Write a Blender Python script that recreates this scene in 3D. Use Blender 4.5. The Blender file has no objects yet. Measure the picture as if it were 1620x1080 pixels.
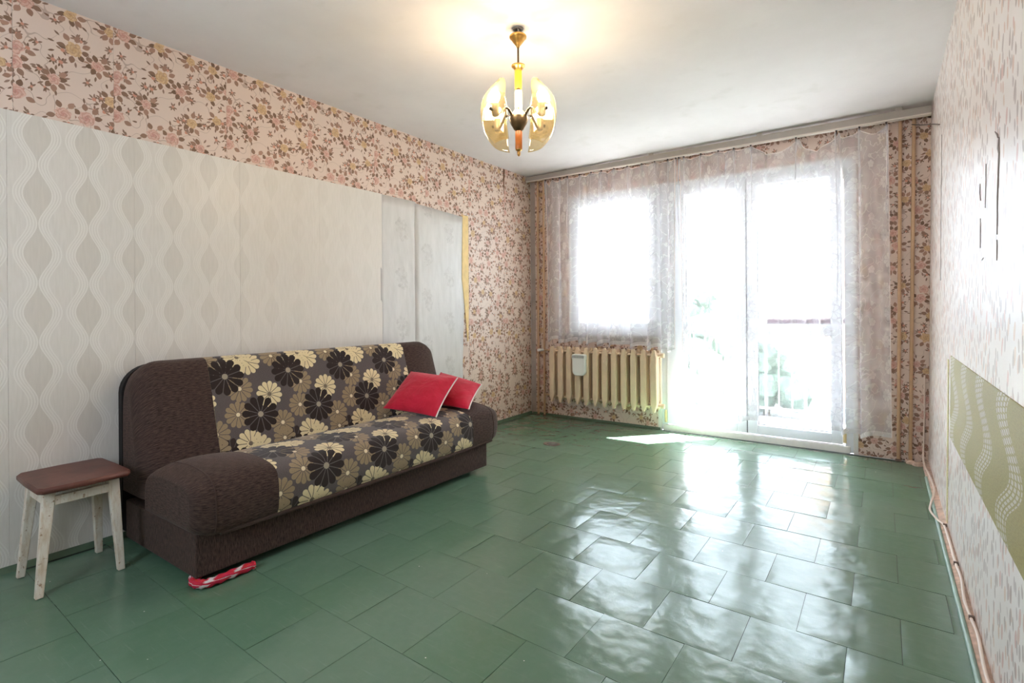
import bpy, bmesh, math, random
from mathutils import Vector, Matrix
random.seed(7)
scene = bpy.context.scene
COL = scene.collection
PI = math.pi

# ------------------------------------------------------------------ camera
F_PX, YAW, ROLL, PP_Y, CAM_H = 832.84, 0.6135, -0.0075, 489.28, 1.1043
cam_data = bpy.data.cameras.new('camera')
cam = bpy.data.objects.new('camera', cam_data)
COL.objects.link(cam)
fwd = Vector((-math.sin(YAW), math.cos(YAW), 0))
rgt = Vector((math.cos(YAW), math.sin(YAW), 0))
up = rgt.cross(fwd)
r2 = rgt * math.cos(ROLL) + up * math.sin(ROLL)
u2 = r2.cross(fwd)
m = Matrix((r2, u2, -fwd)).transposed().to_4x4()
m.translation = Vector((0, 0, CAM_H))
cam.matrix_world = m
cam_data.sensor_width = 36.0
cam_data.lens = F_PX / 1620 * 36.0
cam_data.shift_y = -(540 - PP_Y) / 1620
cam_data.clip_start = 0.02
cam_data.clip_end = 500
scene.camera = cam

# ------------------------------------------------------------------ light
SKY, SUN, BULB, EXPO = 6.2, 66.0, 98.0, 1.38
world = bpy.data.worlds.new('sky')
scene.world = world
world.use_nodes = True
wn = world.node_tree
bg = wn.nodes['Background']
bg.inputs['Color'].default_value = (0.76, 0.865, 1.0, 1)
bg.inputs['Strength'].default_value = SKY

sun_data = bpy.data.lights.new('sun', 'SUN')
sun_data.energy = SUN
sun_data.angle = 0.0093
sun_data.color = (1.0, 0.97, 0.94)
sun = bpy.data.objects.new('sun', sun_data)
COL.objects.link(sun)
sun.rotation_euler = Vector((-0.67, -0.74, -1.035)).to_track_quat('-Z', 'Y').to_euler()
sun.location = (6, 9, 12)

def portal(name, x0, x1, z0, z1, y):
    d = bpy.data.lights.new(name, 'AREA')
    d.shape = 'RECTANGLE'
    d.size = x1 - x0
    d.size_y = z1 - z0
    d.cycles.is_portal = True
    o = bpy.data.objects.new(name, d)
    COL.objects.link(o)
    o.location = ((x0 + x1) / 2, y, (z0 + z1) / 2)
    o.rotation_euler = (-PI / 2, 0, 0)
    return o
portal('fill_window_portal', -2.05, -0.95, 1.0, 2.1, -1.26).rotation_euler = (PI / 2, 0, 0)  # sampling portal of the window added for fill
portal('window_portal', -2.60, -1.66, 0.84, 2.24, 4.93)
portal('door_portal', -1.66, -0.17, 0.0, 2.24, 4.93)

vs = scene.view_settings
vs.view_transform = 'Standard'
vs.look = 'None'
vs.gamma = 1.0
vs.use_curve_mapping = False
vs.exposure = EXPO
cy = scene.cycles
cy.use_denoising = True
cy.max_bounces = 9
cy.diffuse_bounces = 5
cy.glossy_bounces = 4
cy.transmission_bounces = 6
cy.transparent_max_bounces = 14
cy.adaptive_threshold = 0.02
cy.sample_clamp_indirect = 8.0
cy.caustics_reflective = False
cy.caustics_refractive = False

# ------------------------------------------------------------------ node helper
def s2l(c):
    return c / 12.92 if c <= 0.04045 else ((c + 0.055) / 1.055) ** 2.4
def rgb(r, g, b):
    return (s2l(r / 255), s2l(g / 255), s2l(b / 255), 1)

class NT:
    def __init__(self, name):
        self.mat = bpy.data.materials.new(name)
        self.mat.use_nodes = True
        self.t = self.mat.node_tree
        self.n = self.t.nodes
        self.bsdf = self.n['Principled BSDF']
        self.out = self.n['Material Output']
    def link(self, a, b):
        self.t.links.new(a, b)
    def put(self, sock, v):
        if isinstance(v, bpy.types.NodeSocket):
            self.link(v, sock)
        elif v is not None:
            sock.default_value = v
    def math(self, op, a, b=None, c=None, clamp=False):
        k = self.n.new('ShaderNodeMath')
        k.operation = op
        k.use_clamp = clamp
        self.put(k.inputs[0], a)
        if b is not None: self.put(k.inputs[1], b)
        if c is not None: self.put(k.inputs[2], c)
        return k.outputs[0]
    def comb(self, x, y, z=0.0):
        k = self.n.new('ShaderNodeCombineXYZ')
        self.put(k.inputs[0], x); self.put(k.inputs[1], y); self.put(k.inputs[2], z)
        return k.outputs[0]
    def sep(self, v):
        k = self.n.new('ShaderNodeSeparateXYZ')
        self.put(k.inputs[0], v)
        return k.outputs
    def vmath(self, op, a, b=None, scale=None):
        k = self.n.new('ShaderNodeVectorMath')
        k.operation = op
        self.put(k.inputs[0], a)
        if b is not None: self.put(k.inputs[1], b)
        if scale is not None: self.put(k.inputs['Scale'], scale)
        return k.outputs['Value'] if op in ('LENGTH', 'DISTANCE', 'DOT_PRODUCT') else k.outputs[0]
    def length2(self, x, y):
        return self.vmath('LENGTH', self.comb(x, y))
    def mix(self, f, a, b):
        k = self.n.new('ShaderNodeMix')
        k.data_type = 'RGBA'
        self.put(k.inputs[0], f)
        self.put(k.inputs[6], a); self.put(k.inputs[7], b)
        return k.outputs[2]
    def noise(self, v, scale, detail=3, rough=0.5, dist=0.0, dim='3D'):
        k = self.n.new('ShaderNodeTexNoise')
        k.noise_dimensions = dim
        if v is not None: self.link(v, k.inputs['Vector'])
        k.inputs['Scale'].default_value = scale
        k.inputs['Detail'].default_value = detail
        k.inputs['Roughness'].default_value = rough
        k.inputs['Distortion'].default_value = dist
        return k.outputs[0]
    def voronoi(self, v, scale, rand=1.0, feature='F1', dim='2D'):
        k = self.n.new('ShaderNodeTexVoronoi')
        k.voronoi_dimensions = dim
        k.feature = feature
        self.link(v, k.inputs['Vector'])
        k.inputs['Scale'].default_value = scale
        k.inputs['Randomness'].default_value = rand
        return k.outputs
    def white(self, w):
        k = self.n.new('ShaderNodeTexWhiteNoise')
        k.noise_dimensions = '1D'
        self.put(k.inputs['W'], w)
        return k.outputs['Value']
    def ramp(self, f, a, b, lo=0.0, hi=1.0):
        k = self.n.new('ShaderNodeMapRange')
        self.put(k.inputs[0], f)
        k.inputs[1].default_value = a; k.inputs[2].default_value = b
        k.inputs[3].default_value = lo; k.inputs[4].default_value = hi
        return k.outputs[0]
    def coord(self, which):
        return self.n.new('ShaderNodeTexCoord').outputs[which]
    def pos(self):
        return self.n.new('ShaderNodeNewGeometry').outputs['Position']
    def bump(self, h, strength=0.3, dist=0.01):
        k = self.n.new('ShaderNodeBump')
        k.inputs['Strength'].default_value = strength
        k.inputs['Distance'].default_value = dist
        self.link(h, k.inputs['Height'])
        self.link(k.outputs[0], self.bsdf.inputs['Normal'])
    def setp(self, color=None, rough=None, metal=None, spec=None, **kw):
        b = self.bsdf.inputs
        if color is not None: self.put(b['Base Color'], color)
        if rough is not None: self.put(b['Roughness'], rough)
        if metal is not None: self.put(b['Metallic'], metal)
        if spec is not None: self.put(b['Specular IOR Level'], spec)
        for k, v in kw.items():
            self.put(b[k.replace('_', ' ')], v)
        return self.mat

def flower(n, x, y, cx, cy, R, Tx, Ty, petals=12, phase=0.0, fat=1.0):
    dx = n.math('WRAP', n.math('SUBTRACT', x, cx), Tx / 2, -Tx / 2)
    dy = n.math('WRAP', n.math('SUBTRACT', y, cy), Ty / 2, -Ty / 2)
    r = n.length2(dx, dy)
    th = n.math('ARCTAN2', dy, dx)
    k = n.math('FRACT', n.math('MULTIPLY_ADD', th, petals / (2 * PI), phase + 50))
    k = n.math('SUBTRACT', k, 0.5)
    # wedge petals with a thin gap between them and rounded tips
    k2 = n.math('ABSOLUTE', n.math('MULTIPLY', k, 2.0))
    gap = n.math('DIVIDE', 0.085 * R / fat * petals / 12, n.math('MAXIMUM', r, 0.001))
    side = n.math('LESS_THAN', n.math('ADD', k2, gap), 1.0)
    tip = n.math('MAXIMUM', n.math('MULTIPLY_ADD', r, 1 / (0.36 * R), -0.64 / 0.36), 0.0)
    tipm = n.math('LESS_THAN', n.length2(tip, n.math('MULTIPLY', k2, 0.98)), 1.0)
    petal = n.math('MULTIPLY', side, tipm)
    core = n.math('LESS_THAN', r, 0.15 * R)
    return petal, core

def plain(name, c, rough=0.6, metal=0.0, spec=0.5, var=0.0, scale=20, bump=0.0, bscale=60):
    n = NT(name)
    col = c
    if var:
        f = n.ramp(n.noise(n.coord('Object'), scale, 4), 0.3, 0.7)
        col = n.mix(f, tuple(x * (1 - var) for x in c[:3]) + (1,), tuple(min(1, x * (1 + var)) for x in c[:3]) + (1,))
    if bump:
        n.bump(n.noise(n.coord('Object'), bscale, 3), bump, 0.005)
    return n.setp(col, rough, metal, spec)

# ------------------------------------------------------------------ materials
def rose_paper(name, ground):
    n = NT(name)
    uv = n.coord('Object')
    x, y, _ = n.sep(uv)
    p = n.comb(x, y, 0)
    wob = n.noise(p, 6, 1)
    base = n.mix(n.ramp(n.noise(p, 3, 4), 0.35, 0.7), ground, tuple(c * 0.93 for c in ground[:3]) + (1,))
    col = base
    def ring(col, v, th, rr, rnd, count, r0, hl, hw, present, ca, cb, seed):
        a = n.math('MULTIPLY_ADD', th, count / (2 * PI), 40.0)
        k = n.math('SUBTRACT', n.math('FRACT', a), 0.5)
        idn = n.math('ADD', n.math('FLOOR', a), n.math('MULTIPLY_ADD', rnd, 977.0, seed))
        w = n.white(idn)
        w2 = n.white(n.math('ADD', idn, 31.7))
        c0 = n.math('MULTIPLY', r0, n.math('MULTIPLY_ADD', w2, 0.35, 0.85))
        ea = n.math('DIVIDE', n.math('SUBTRACT', rr, c0), hl)
        kk = n.math('ADD', k, n.math('MULTIPLY', n.math('SUBTRACT', w2, 0.5), 0.35))
        eb = n.math('DIVIDE', n.math('MULTIPLY', n.math('MULTIPLY', rr, kk), 2 * PI / count), hw)
        mask = n.math('LESS_THAN', n.math('ADD', n.math('MULTIPLY', ea, ea), n.math('ABSOLUTE', eb)), 1.0)
        mask = n.math('MULTIPLY', mask, n.math('GREATER_THAN', w, present))
        return n.mix(mask, col, n.mix(w2, ca, cb))
    def layer(col, off, scale, rand, rose_r, keep, petals):
        q = n.vmath('ADD', p, off)
        vo = n.voronoi(q, scale, rand)
        loc = n.vmath('SUBTRACT', q, vo['Position'])
        lx, ly, _ = n.sep(loc)
        sr, sg, sb = n.sep(vo['Color'])
        rr = n.length2(lx, ly)
        th = n.math('ADD', n.math('ARCTAN2', ly, lx), n.math('MULTIPLY', sg, 6.28))
        R = n.math('MULTIPLY', n.math('MULTIPLY_ADD', sb, 0.5, 0.75), rose_r)
        kp = n.math('LESS_THAN', sg, keep)
        rr = n.math('ADD', rr, n.math('SUBTRACT', 10.0, n.math('MULTIPLY', kp, 10.0)))
        brown1, brown2 = rgb(124, 94, 74), rgb(164, 128, 106)
        if petals:
            col = ring(col, loc, th, rr, sr, 11, n.math('MULTIPLY', R, 2.35), 0.013, 0.0045, 0.35, rgb(158, 128, 112), brown1, 5.0)
            col = ring(col, loc, n.math('ADD', th, 0.4), rr, sr, 8, n.math('MULTIPLY', R, 1.55), 0.0175, 0.0118, 0.25, rgb(118, 90, 70), rgb(176, 136, 116), 9.0)
            edge = n.math('MULTIPLY_ADD', n.math('COSINE', n.math('MULTIPLY', th, 5.0)), 0.07, n.math('MULTIPLY_ADD', n.noise(p, 55, 2), 0.9, 0.55))
            d = n.math('DIVIDE', rr, n.math('MULTIPLY', R, edge))
            mk = n.math('LESS_THAN', d, 1.0)
            hue = n.math('GREATER_THAN', sr, 0.62)
            rose = n.mix(hue, rgb(220, 180, 164), rgb(216, 182, 138))
            swirl = n.math('SINE', n.math('ADD', n.math('MULTIPLY', d, 13.0), n.math('MULTIPLY', th, 3.0)))
            rose = n.mix(n.ramp(swirl, -0.3, 1.0, 0, 0.55), rose, n.mix(hue, rgb(188, 126, 110), rgb(180, 134, 94)))
            rose = n.mix(n.ramp(d, 0.55, 0.0, 0, 0.6), rose, n.mix(hue, rgb(184, 104, 94), rgb(186, 140, 84)))
            rose = n.mix(n.ramp(n.noise(p, 90, 2), 0.52, 0.62, 0, 0.35), rose, rgb(150, 104, 86))
            col = n.mix(n.math('MULTIPLY', mk, 0.92), col, rose)
        else:
            col = ring(col, loc, th, rr, sr, 8, R, 0.011, 0.0042, 0.35, brown1, rgb(160, 128, 110), 3.0)
            mk = n.math('LESS_THAN', rr, n.math('MULTIPLY', R, 0.55))
            col = n.mix(mk, col, rgb(206, 146, 124))
        return col
    # thin stems
    st = n.math('ABSOLUTE', n.math('SUBTRACT', n.noise(p, 9, 1.0), 0.5))
    col = n.mix(n.math('MULTIPLY', n.math('LESS_THAN', st, 0.006), 0.45), col, rgb(140, 108, 92))
    col = layer(col, (3.17, 1.3, 0), 15.0, 0.9, 0.013, 0.62, False)
    col = layer(col, (0.4, 0.9, 0), 7.6, 0.78, 0.0255, 0.97, True)
    n.bump(n.noise(p, 5, 4), 0.25, 0.006)
    return n.setp(col, n.ramp(wob, 0.3, 0.7, 0.45, 0.6), 0, 0.4)

M = {}
M['rose'] = rose_paper('rose_wallpaper', rgb(226, 204, 190))

def ogee_paper():
    n = NT('wave_wallpaper')
    x, y, z = n.sep(n.pos())
    xx = n.math('PINGPONG', n.math('SUBTRACT', y, 0.70 - 1.82), 0.091)
    b = n.math('MULTIPLY_ADD', n.math('COSINE', n.math('MULTIPLY', n.math('SUBTRACT', z, 1.63), 2 * PI / 0.262)), 0.0235, 0.0455)
    d = n.math('SUBTRACT', xx, b)
    lens = n.math('LESS_THAN', d, -0.0205)
    band = n.math('LESS_THAN', n.math('ABSOLUTE', d), 0.0205)
    line = n.math('GREATER_THAN', n.math('SINE', n.math('MULTIPLY', d, 2 * PI / 0.0103)), 0.0)
    grain = n.noise(n.comb(n.math('MULTIPLY', y, 14.0), n.math('MULTIPLY', z, 1.5)), 8, 3)
    base = n.mix(n.ramp(grain, 0.3, 0.7), rgb(220, 213, 204), rgb(227, 220, 212))
    glare_fade = n.ramp(y, 0.9, 1.9, 1.0, 0.2)  # pattern weakens toward the window: glare wash-out put into the colour
    col = n.mix(n.math('MULTIPLY', lens, glare_fade), base, n.mix(n.ramp(grain, 0.3, 0.7), rgb(211, 203, 193), rgb(217, 209, 199)))
    col = n.mix(n.math('MULTIPLY', n.math('MULTIPLY', band, line), glare_fade), col, rgb(233, 227, 219))
    h = n.math('ADD', n.math('MULTIPLY', n.math('MULTIPLY', band, line), 0.15), n.noise(n.comb(y, n.math('MULTIPLY', z, 0.15)), 9, 2))
    n.bump(h, 0.2, 0.004)
    return n.setp(col, n.math('MULTIPLY_ADD', lens, 0.08, 0.36), 0, 0.5)
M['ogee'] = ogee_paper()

def faded_paper():
    n = NT('faded_wallpaper')
    x, y, z = n.sep(n.pos())
    grain = n.noise(n.comb(n.math('MULTIPLY', y, 4.0), z), 5, 4)
    col = n.mix(n.ramp(grain, 0.3, 0.7), rgb(206, 202, 198), rgb(218, 214, 211))
    wv = n.noise(n.comb(y, z), 26, 3)
    wv2 = n.noise(n.comb(n.math('ADD', y, 7.0), z), 26, 3)
    for (cy_, cz) in ((2.86, 1.00), (3.14, 1.215), (3.41, 1.03)):
        wy_ = n.math('ADD', y, n.math('MULTIPLY', n.math('SUBTRACT', wv, 0.5), 0.06))
        wz_ = n.math('ADD', z, n.math('MULTIPLY', n.math('SUBTRACT', wv2, 0.5), 0.08))
        pm, cm = flower(n, wy_, wz_, cy_, cz, 0.062, 9.0, 0.38, 7, 0.3, 0.6)
        pm2, cm2 = flower(n, wy_, wz_, cy_ + 0.02, cz - 0.07, 0.05, 9.0, 0.38, 6, 0.1, 0.5)
        mk = n.math('MULTIPLY', n.math('MAXIMUM', pm, pm2), n.ramp(wv, 0.35, 0.65, 0.05, 0.42))
        col = n.mix(mk, col, rgb(170, 164, 160))
    n.bump(n.noise(n.comb(n.math('MULTIPLY', y, 2.0), n.math('MULTIPLY', z, 0.6)), 5, 4), 0.4, 0.012)
    return n.setp(col, 0.42, 0, 0.5)
M['faded'] = faded_paper()

def fleck_paper():
    n = NT('fleck_wallpaper')
    x, y, z = n.sep(n.pos())
    p = n.comb(y, n.math('MULTIPLY', z, 0.62))
    base = n.mix(n.ramp(n.noise(p, 4, 4), 0.3, 0.7), rgb(232, 220, 214), rgb(240, 230, 226))
    col = base
    dens = n.noise(p, 7, 2)
    for off, sc, c1, c2, keep in (((0, 0, 0), 23, rgb(206, 152, 144), rgb(214, 178, 150), 0.55), ((5.3, 2.2, 0), 28, rgb(160, 132, 122), rgb(182, 160, 156), 0.5)):
        q = n.vmath('ADD', p, off)
        vo = n.voronoi(q, sc, 1.0)
        lx, ly, _ = n.sep(n.vmath('SUBTRACT', q, vo['Position']))
        sr, sg, sb = n.sep(vo['Color'])
        lx = n.math('ADD', lx, n.math('MULTIPLY', ly, n.math('SUBTRACT', sb, 0.5)))
        e = n.length2(n.math('MULTIPLY', lx, 76.0), n.math('MULTIPLY', ly, 64.0))
        mk = n.math('MULTIPLY', n.math('LESS_THAN', e, n.math('MULTIPLY_ADD', sb, 0.5, 0.55)), n.math('LESS_THAN', n.math('ADD', sr, n.math('SUBTRACT', 0.5, dens)), keep))
        col = n.mix(n.math('MULTIPLY', mk, 0.75), col, n.mix(sg, c1, c2))
    n.bump(n.noise(n.comb(n.math('MULTIPLY', y, 3.0), z), 3, 4), 0.3, 0.01)
    return n.setp(col, 0.38, 0, 0.55)
M['fleck'] = fleck_paper()

def olive_paper():
    n = NT('olive_wallpaper')
    x, y, z = n.sep(n.pos())
    weave = n.noise(n.comb(n.math('MULTIPLY', y, 3.0), n.math('MULTIPLY', z, 12.0)), 20, 2)
    col = n.mix(n.ramp(weave, 0.3, 0.7), rgb(148, 134, 72), rgb(168, 154, 90))
    wy = n.math('ADD', y, n.math('MULTIPLY', n.math('SINE', n.math('MULTIPLY', z, 21.0)), 0.10))
    wz = n.math('ADD', z, n.math('MULTIPLY', n.math('SINE', n.math('MULTIPLY', y, 7.0)), 0.07))
    s = n.math('FRACT', n.math('MULTIPLY', wy, 2.4))
    band = n.math('MULTIPLY', n.math('GREATER_THAN', s, 0.25), n.math('LESS_THAN', s, 0.62))
    s2 = n.math('FRACT', n.math('MULTIPLY', s, 10.8))
    row = n.math('GREATER_THAN', s2, 0.38)
    dash = n.math('GREATER_THAN', n.math('FRACT', n.math('ADD', n.math('MULTIPLY', z, 60.0), n.math('MULTIPLY', n.math('FLOOR', n.math('MULTIPLY', s, 10.8)), 0.37))), 0.28)
    mk = n.math('MULTIPLY', n.math('MULTIPLY', band, row), dash)
    col = n.mix(n.math('MULTIPLY', mk, 0.8), col, rgb(214, 208, 196))
    n.bump(weave, 0.2, 0.003)
    return n.setp(col, 0.55, 0, 0.4)
M['olive'] = olive_paper()

def ceiling_paint():
    n = NT('ceiling_paint')
    p = n.pos()
    col = n.mix(n.ramp(n.noise(p, 1.3, 5, 0.6), 0.35, 0.7), rgb(226, 220, 219), rgb(236, 231, 230))
    col = n.mix(n.ramp(n.noise(p, 5, 3), 0.62, 0.8, 0, 0.3), col, rgb(200, 194, 184))
    n.bump(n.noise(p, 14, 4), 0.15, 0.01)
    return n.setp(col, 0.75, 0, 0.25)
M['ceiling'] = ceiling_paint()

def tile_paint():
    n = NT('green_floor_paint')
    p = n.pos()
    big = n.noise(p, 1.1, 4, 0.55)
    oi = n.n.new('ShaderNodeObjectInfo').outputs['Random']
    col = n.mix(n.ramp(big, 0.3, 0.7), rgb(85, 119, 93), rgb(99, 126, 106))
    col = n.mix(n.math('MULTIPLY', oi, 0.35), col, rgb(108, 132, 116))
    fine = n.noise(p, 30, 4, 0.65)
    col = n.mix(n.ramp(fine, 0.45, 0.85, 0, 0.18), col, rgb(120, 142, 128))
    # scuffs: fine streaky wear
    px_, py_, pz_ = n.sep(p)
    st1 = n.noise(n.comb(n.math('MULTIPLY_ADD', py_, 0.6, px_), n.math('MULTIPLY', py_, 14.0)), 7, 3, 0.6)
    col = n.mix(n.ramp(st1, 0.60, 0.80, 0, 0.22), col, rgb(140, 162, 150))
    sp = n.voronoi(p, 9, 1.0, dim='3D')
    col = n.mix(n.math('LESS_THAN', sp['Distance'], 0.022), col, rgb(205, 210, 204))
    h = n.math('ADD', n.math('MULTIPLY', n.noise(p, 6.5, 2), 1.0), n.math('MULTIPLY', n.noise(p, 28, 3), 0.12))
    n.bump(h, 0.32, 0.02)
    return n.setp(col, n.ramp(n.noise(p, 3.0, 5), 0.3, 0.7, 0.18, 0.25), 0, 0.6)
M['tile'] = tile_paint()
M['grout'] = plain('dark_joint', rgb(44, 54, 46), 0.8)

def floral_fabric():
    n = NT('daisy_fabric')
    x, y, _ = n.sep(n.coord('UV'))
    Tx, Ty = 0.359, 0.47
    thr = n.math('MULTIPLY', n.math('SINE', n.math('MULTIPLY', y, 2 * PI / 0.006)), 0.5)
    nz = n.noise(n.comb(n.math('MULTIPLY', x, 1.0), n.math('MULTIPLY', y, 5.0)), 160, 2)
    col = n.mix(n.ramp(nz, 0.3, 0.7), rgb(82, 72, 70), rgb(104, 94, 92))
    taupe, cream, dark = rgb(150, 128, 100), rgb(222, 202, 158), rgb(44, 32, 28)
    tint = n.noise(n.comb(x, y), 260, 2)
    items = [(-0.023, -0.40, 0.080, 'd2'), (0.277, -0.29, 0.072, 't'), (0.039, -0.208, 0.070, 't'),
             (0.066, -0.074, 0.072, 't'), (-0.085, 0.095, 0.066, 't'),
             (0.127, 0.070, 0.074, 'c'), (0.225, -0.123, 0.074, 'c'), (0.082, -0.367, 0.076, 'c'),
             (0.0, 0.0, 0.101, 'd'), (0.159, -0.224, 0.101, 'd')]
    for i, (cx, cyy, R, k) in enumerate(items):
        pm, cm = flower(n, x, y, cx, cyy, R, Tx, Ty, 12, i * 0.31, 0.97)
        if k == 't':
            c = n.mix(tint, rgb(128, 108, 84), rgb(172, 150, 118)); cc = rgb(226, 210, 176)
        elif k == 'c':
            c = n.mix(tint, rgb(206, 184, 138), rgb(236, 220, 180)); cc = rgb(120, 104, 88)
        else:
            c = dark if k == 'd' else rgb(54, 41, 37); cc = rgb(164, 150, 130)
        col = n.mix(pm, col, c)
        col = n.mix(cm, col, cc)
    n.bump(n.math('ADD', nz, thr), 0.25, 0.003)
    return n.setp(col, 0.85, 0, 0.25, Sheen_Weight=0.15, Sheen_Roughness=0.5)
M['floral'] = floral_fabric()

def chenille():
    n = NT('brown_chenille')
    x, y, _ = n.sep(n.coord('UV'))
    nz = n.noise(n.comb(n.math('MULTIPLY', x, 1.0), n.math('MULTIPLY', y, 6.0)), 38, 4, 0.7)
    col = n.mix(n.ramp(nz, 0.34, 0.66), rgb(38, 27, 25), rgb(90, 71, 64))
    n.bump(nz, 0.4, 0.004)
    return n.setp(col, 0.9, 0, 0.2, Sheen_Weight=0.18, Sheen_Roughness=0.4, Sheen_Tint=(0.7, 0.55, 0.48, 1))
M['brown'] = chenille()
M['backing'] = plain('black_backing', rgb(26, 20, 18), 0.9)
def red_cloth():
    n = NT('red_cotton')
    p = n.coord('Object')
    nz = n.noise(p, 12, 4, 0.6, 0.6)
    col = n.mix(n.ramp(nz, 0.3, 0.7), rgb(186, 16, 48), rgb(206, 26, 62))
    n.bump(n.math('ADD', n.noise(p, 9, 3, 0.5, 1.2), n.math('MULTIPLY', n.noise(p, 400, 1), 0.05)), 0.45, 0.02)
    return n.setp(col, 0.75, 0, 0.3, Sheen_Weight=0.2)
M['red'] = red_cloth()
M['piping'] = plain('white_piping', rgb(226, 214, 210), 0.8)
def worn_white():
    n = NT('worn_white_paint')
    p = n.coord('Object')
    x, y, z = n.sep(p)
    nz = n.noise(n.comb(n.math('MULTIPLY', x, 4.0), n.math('MULTIPLY', y, 4.0), z), 14, 5, 0.65)
    col = n.mix(n.ramp(nz, 0.45, 0.75), rgb(226, 216, 202), rgb(198, 172, 142))
    col = n.mix(n.ramp(n.noise(p, 60, 3), 0.62, 0.72), col, rgb(166, 134, 104))
    n.bump(nz, 0.2, 0.004)
    return n.setp(col, 0.5)
M['worn_white'] = worn_white()
def brown_board():
    n = NT('brown_painted_board')
    p = n.coord('Object')
    nz = n.noise(p, 9, 5, 0.6)
    col = n.mix(n.ramp(nz, 0.3, 0.75), rgb(82, 44, 36), rgb(118, 72, 60))
    n.bump(n.noise(p, 40, 3), 0.15, 0.003)
    return n.setp(col, 0.42)
M['board'] = brown_board()
M['brass'] = plain('brass', rgb(206, 160, 88), 0.3, 1.0, var=0.15, scale=30)
M['bronze'] = plain('dark_bronze', rgb(104, 88, 68), 0.38, 0.9, var=0.2, scale=40)
M['amber_column'] = plain('amber_plastic', rgb(232, 164, 48), 0.3, var=0.08)
M['cream_column'] = plain('cream_plastic', rgb(244, 224, 160), 0.3, var=0.05)
M['wood_column'] = plain('varnished_wood', rgb(186, 106, 42), 0.3, var=0.12, scale=40)
M['socket'] = plain('grey_socket', rgb(150, 140, 122), 0.45, 0.4)
M['black'] = plain('black_plastic', rgb(40, 36, 32), 0.4)
M['wires'] = plain('ceiling_wire', rgb(200, 190, 176), 0.5)
def emission(name, c, s):
    n = NT(name)
    e = n.n.new('ShaderNodeEmission')
    e.inputs[0].default_value = c
    e.inputs[1].default_value = s
    n.link(e.outputs[0], n.out.inputs[0])
    return n.mat
M['bulb'] = emission('lit_bulb', (1.0, 0.86, 0.68, 1), BULB)
def clear(name, tint, gloss, haze=0.0, hz=(1, 1, 1, 1), etched=False, rough=0.02):
    n = NT(name)
    t = n.n.new('ShaderNodeBsdfTransparent'); t.inputs[0].default_value = tint
    g = n.n.new('ShaderNodeBsdfGlossy'); g.inputs['Roughness'].default_value = rough
    mx = n.n.new('ShaderNodeMixShader'); mx.inputs[0].default_value = gloss
    n.link(t.outputs[0], mx.inputs[1]); n.link(g.outputs[0], mx.inputs[2])
    res = mx.outputs[0]
    if haze:
        d = n.n.new('ShaderNodeBsdfTranslucent'); d.inputs[0].default_value = hz
        m2 = n.n.new('ShaderNodeMixShader')
        n.link(res, m2.inputs[1]); n.link(d.outputs[0], m2.inputs[2])
        if etched:
            x, y, _ = n.sep(n.coord('UV'))
            pm, cm = flower(n, x, y, 0.06, 0.20, 0.035, 5, 5, 8, 0.1)
            pm2, cm2 = flower(n, x, y, 0.045, 0.115, 0.024, 5, 5, 8, 0.3)
            pm = n.math('MAXIMUM', pm, pm2)
            n.link(n.math('MULTIPLY_ADD', pm, 0.15, haze), m2.inputs[0])
        else:
            m2.inputs[0].default_value = haze
        res = m2.outputs[0]
    n.link(res, n.out.inputs[0])
    return n.mat
M['amber_glass'] = clear('amber_glass', (0.88, 0.79, 0.60, 1), 0.08, 0.035, (0.9, 0.8, 0.6, 1), True)
M['pane'] = clear('window_glass', (0.97, 0.985, 0.98, 1), 0.05)
M['upvc'] = plain('white_frame_plastic', rgb(238, 240, 244), 0.3, spec=0.5)
M['plaster'] = plain('white_reveal_plaster', rgb(234, 231, 226), 0.7, var=0.04)
M['sill'] = plain('stone_sill', rgb(168, 160, 156), 0.5, var=0.15, scale=60)
M['seal'] = plain('grey_seal', rgb(120, 124, 128), 0.6)
M['hinge'] = plain('beige_hinge_cover', rgb(224, 204, 154), 0.45)
M['radiator'] = plain('beige_radiator_enamel', rgb(226, 200, 170), 0.42, var=0.05, scale=12)
M['pipe'] = plain('beige_pipe_paint', rgb(196, 160, 126), 0.4, var=0.06)
M['rail'] = plain('beige_rail_plastic', rgb(176, 167, 158), 0.5)
M['raillip'] = plain('pale_rail_lip', rgb(222, 212, 202), 0.5)
M['whiteplastic'] = plain('white_plastic', rgb(236, 236, 232), 0.35)
M['steel'] = plain('dull_steel', rgb(150, 148, 144), 0.4, 0.8, var=0.1)
M['rust'] = plain('brown_rim', rgb(98, 78, 66), 0.6)
M['cable'] = plain('cream_cable_sheath', rgb(232, 214, 200), 0.5)
M['masking'] = plain('yellowed_tape', rgb(232, 200, 136), 0.6, var=0.08)
M['tear'] = plain('bare_brown_plaster', rgb(120, 86, 62), 0.9, var=0.2)
M['corner'] = plain('dusty_paper', rgb(176, 162, 152), 0.7, var=0.15, scale=6)
M['crack'] = plain('dark_crack', rgb(150, 136, 130), 0.95)
M['greenskirt'] = plain('green_painted_skirting', rgb(86, 106, 84), 0.45, var=0.15)
M['palegreen'] = plain('pale_green_edge', rgb(150, 178, 164), 0.5, var=0.2, scale=12)
M['rubble'] = plain('pale_plaster_edge', rgb(206, 178, 160), 0.9, var=0.25, scale=30, bump=0.5)
M['lace_tape'] = plain('cream_lace_tape', rgb(226, 216, 170), 0.8, var=0.15, scale=120)
M['hook'] = plain('dark_hook', rgb(52, 40, 38), 0.5)

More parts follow.
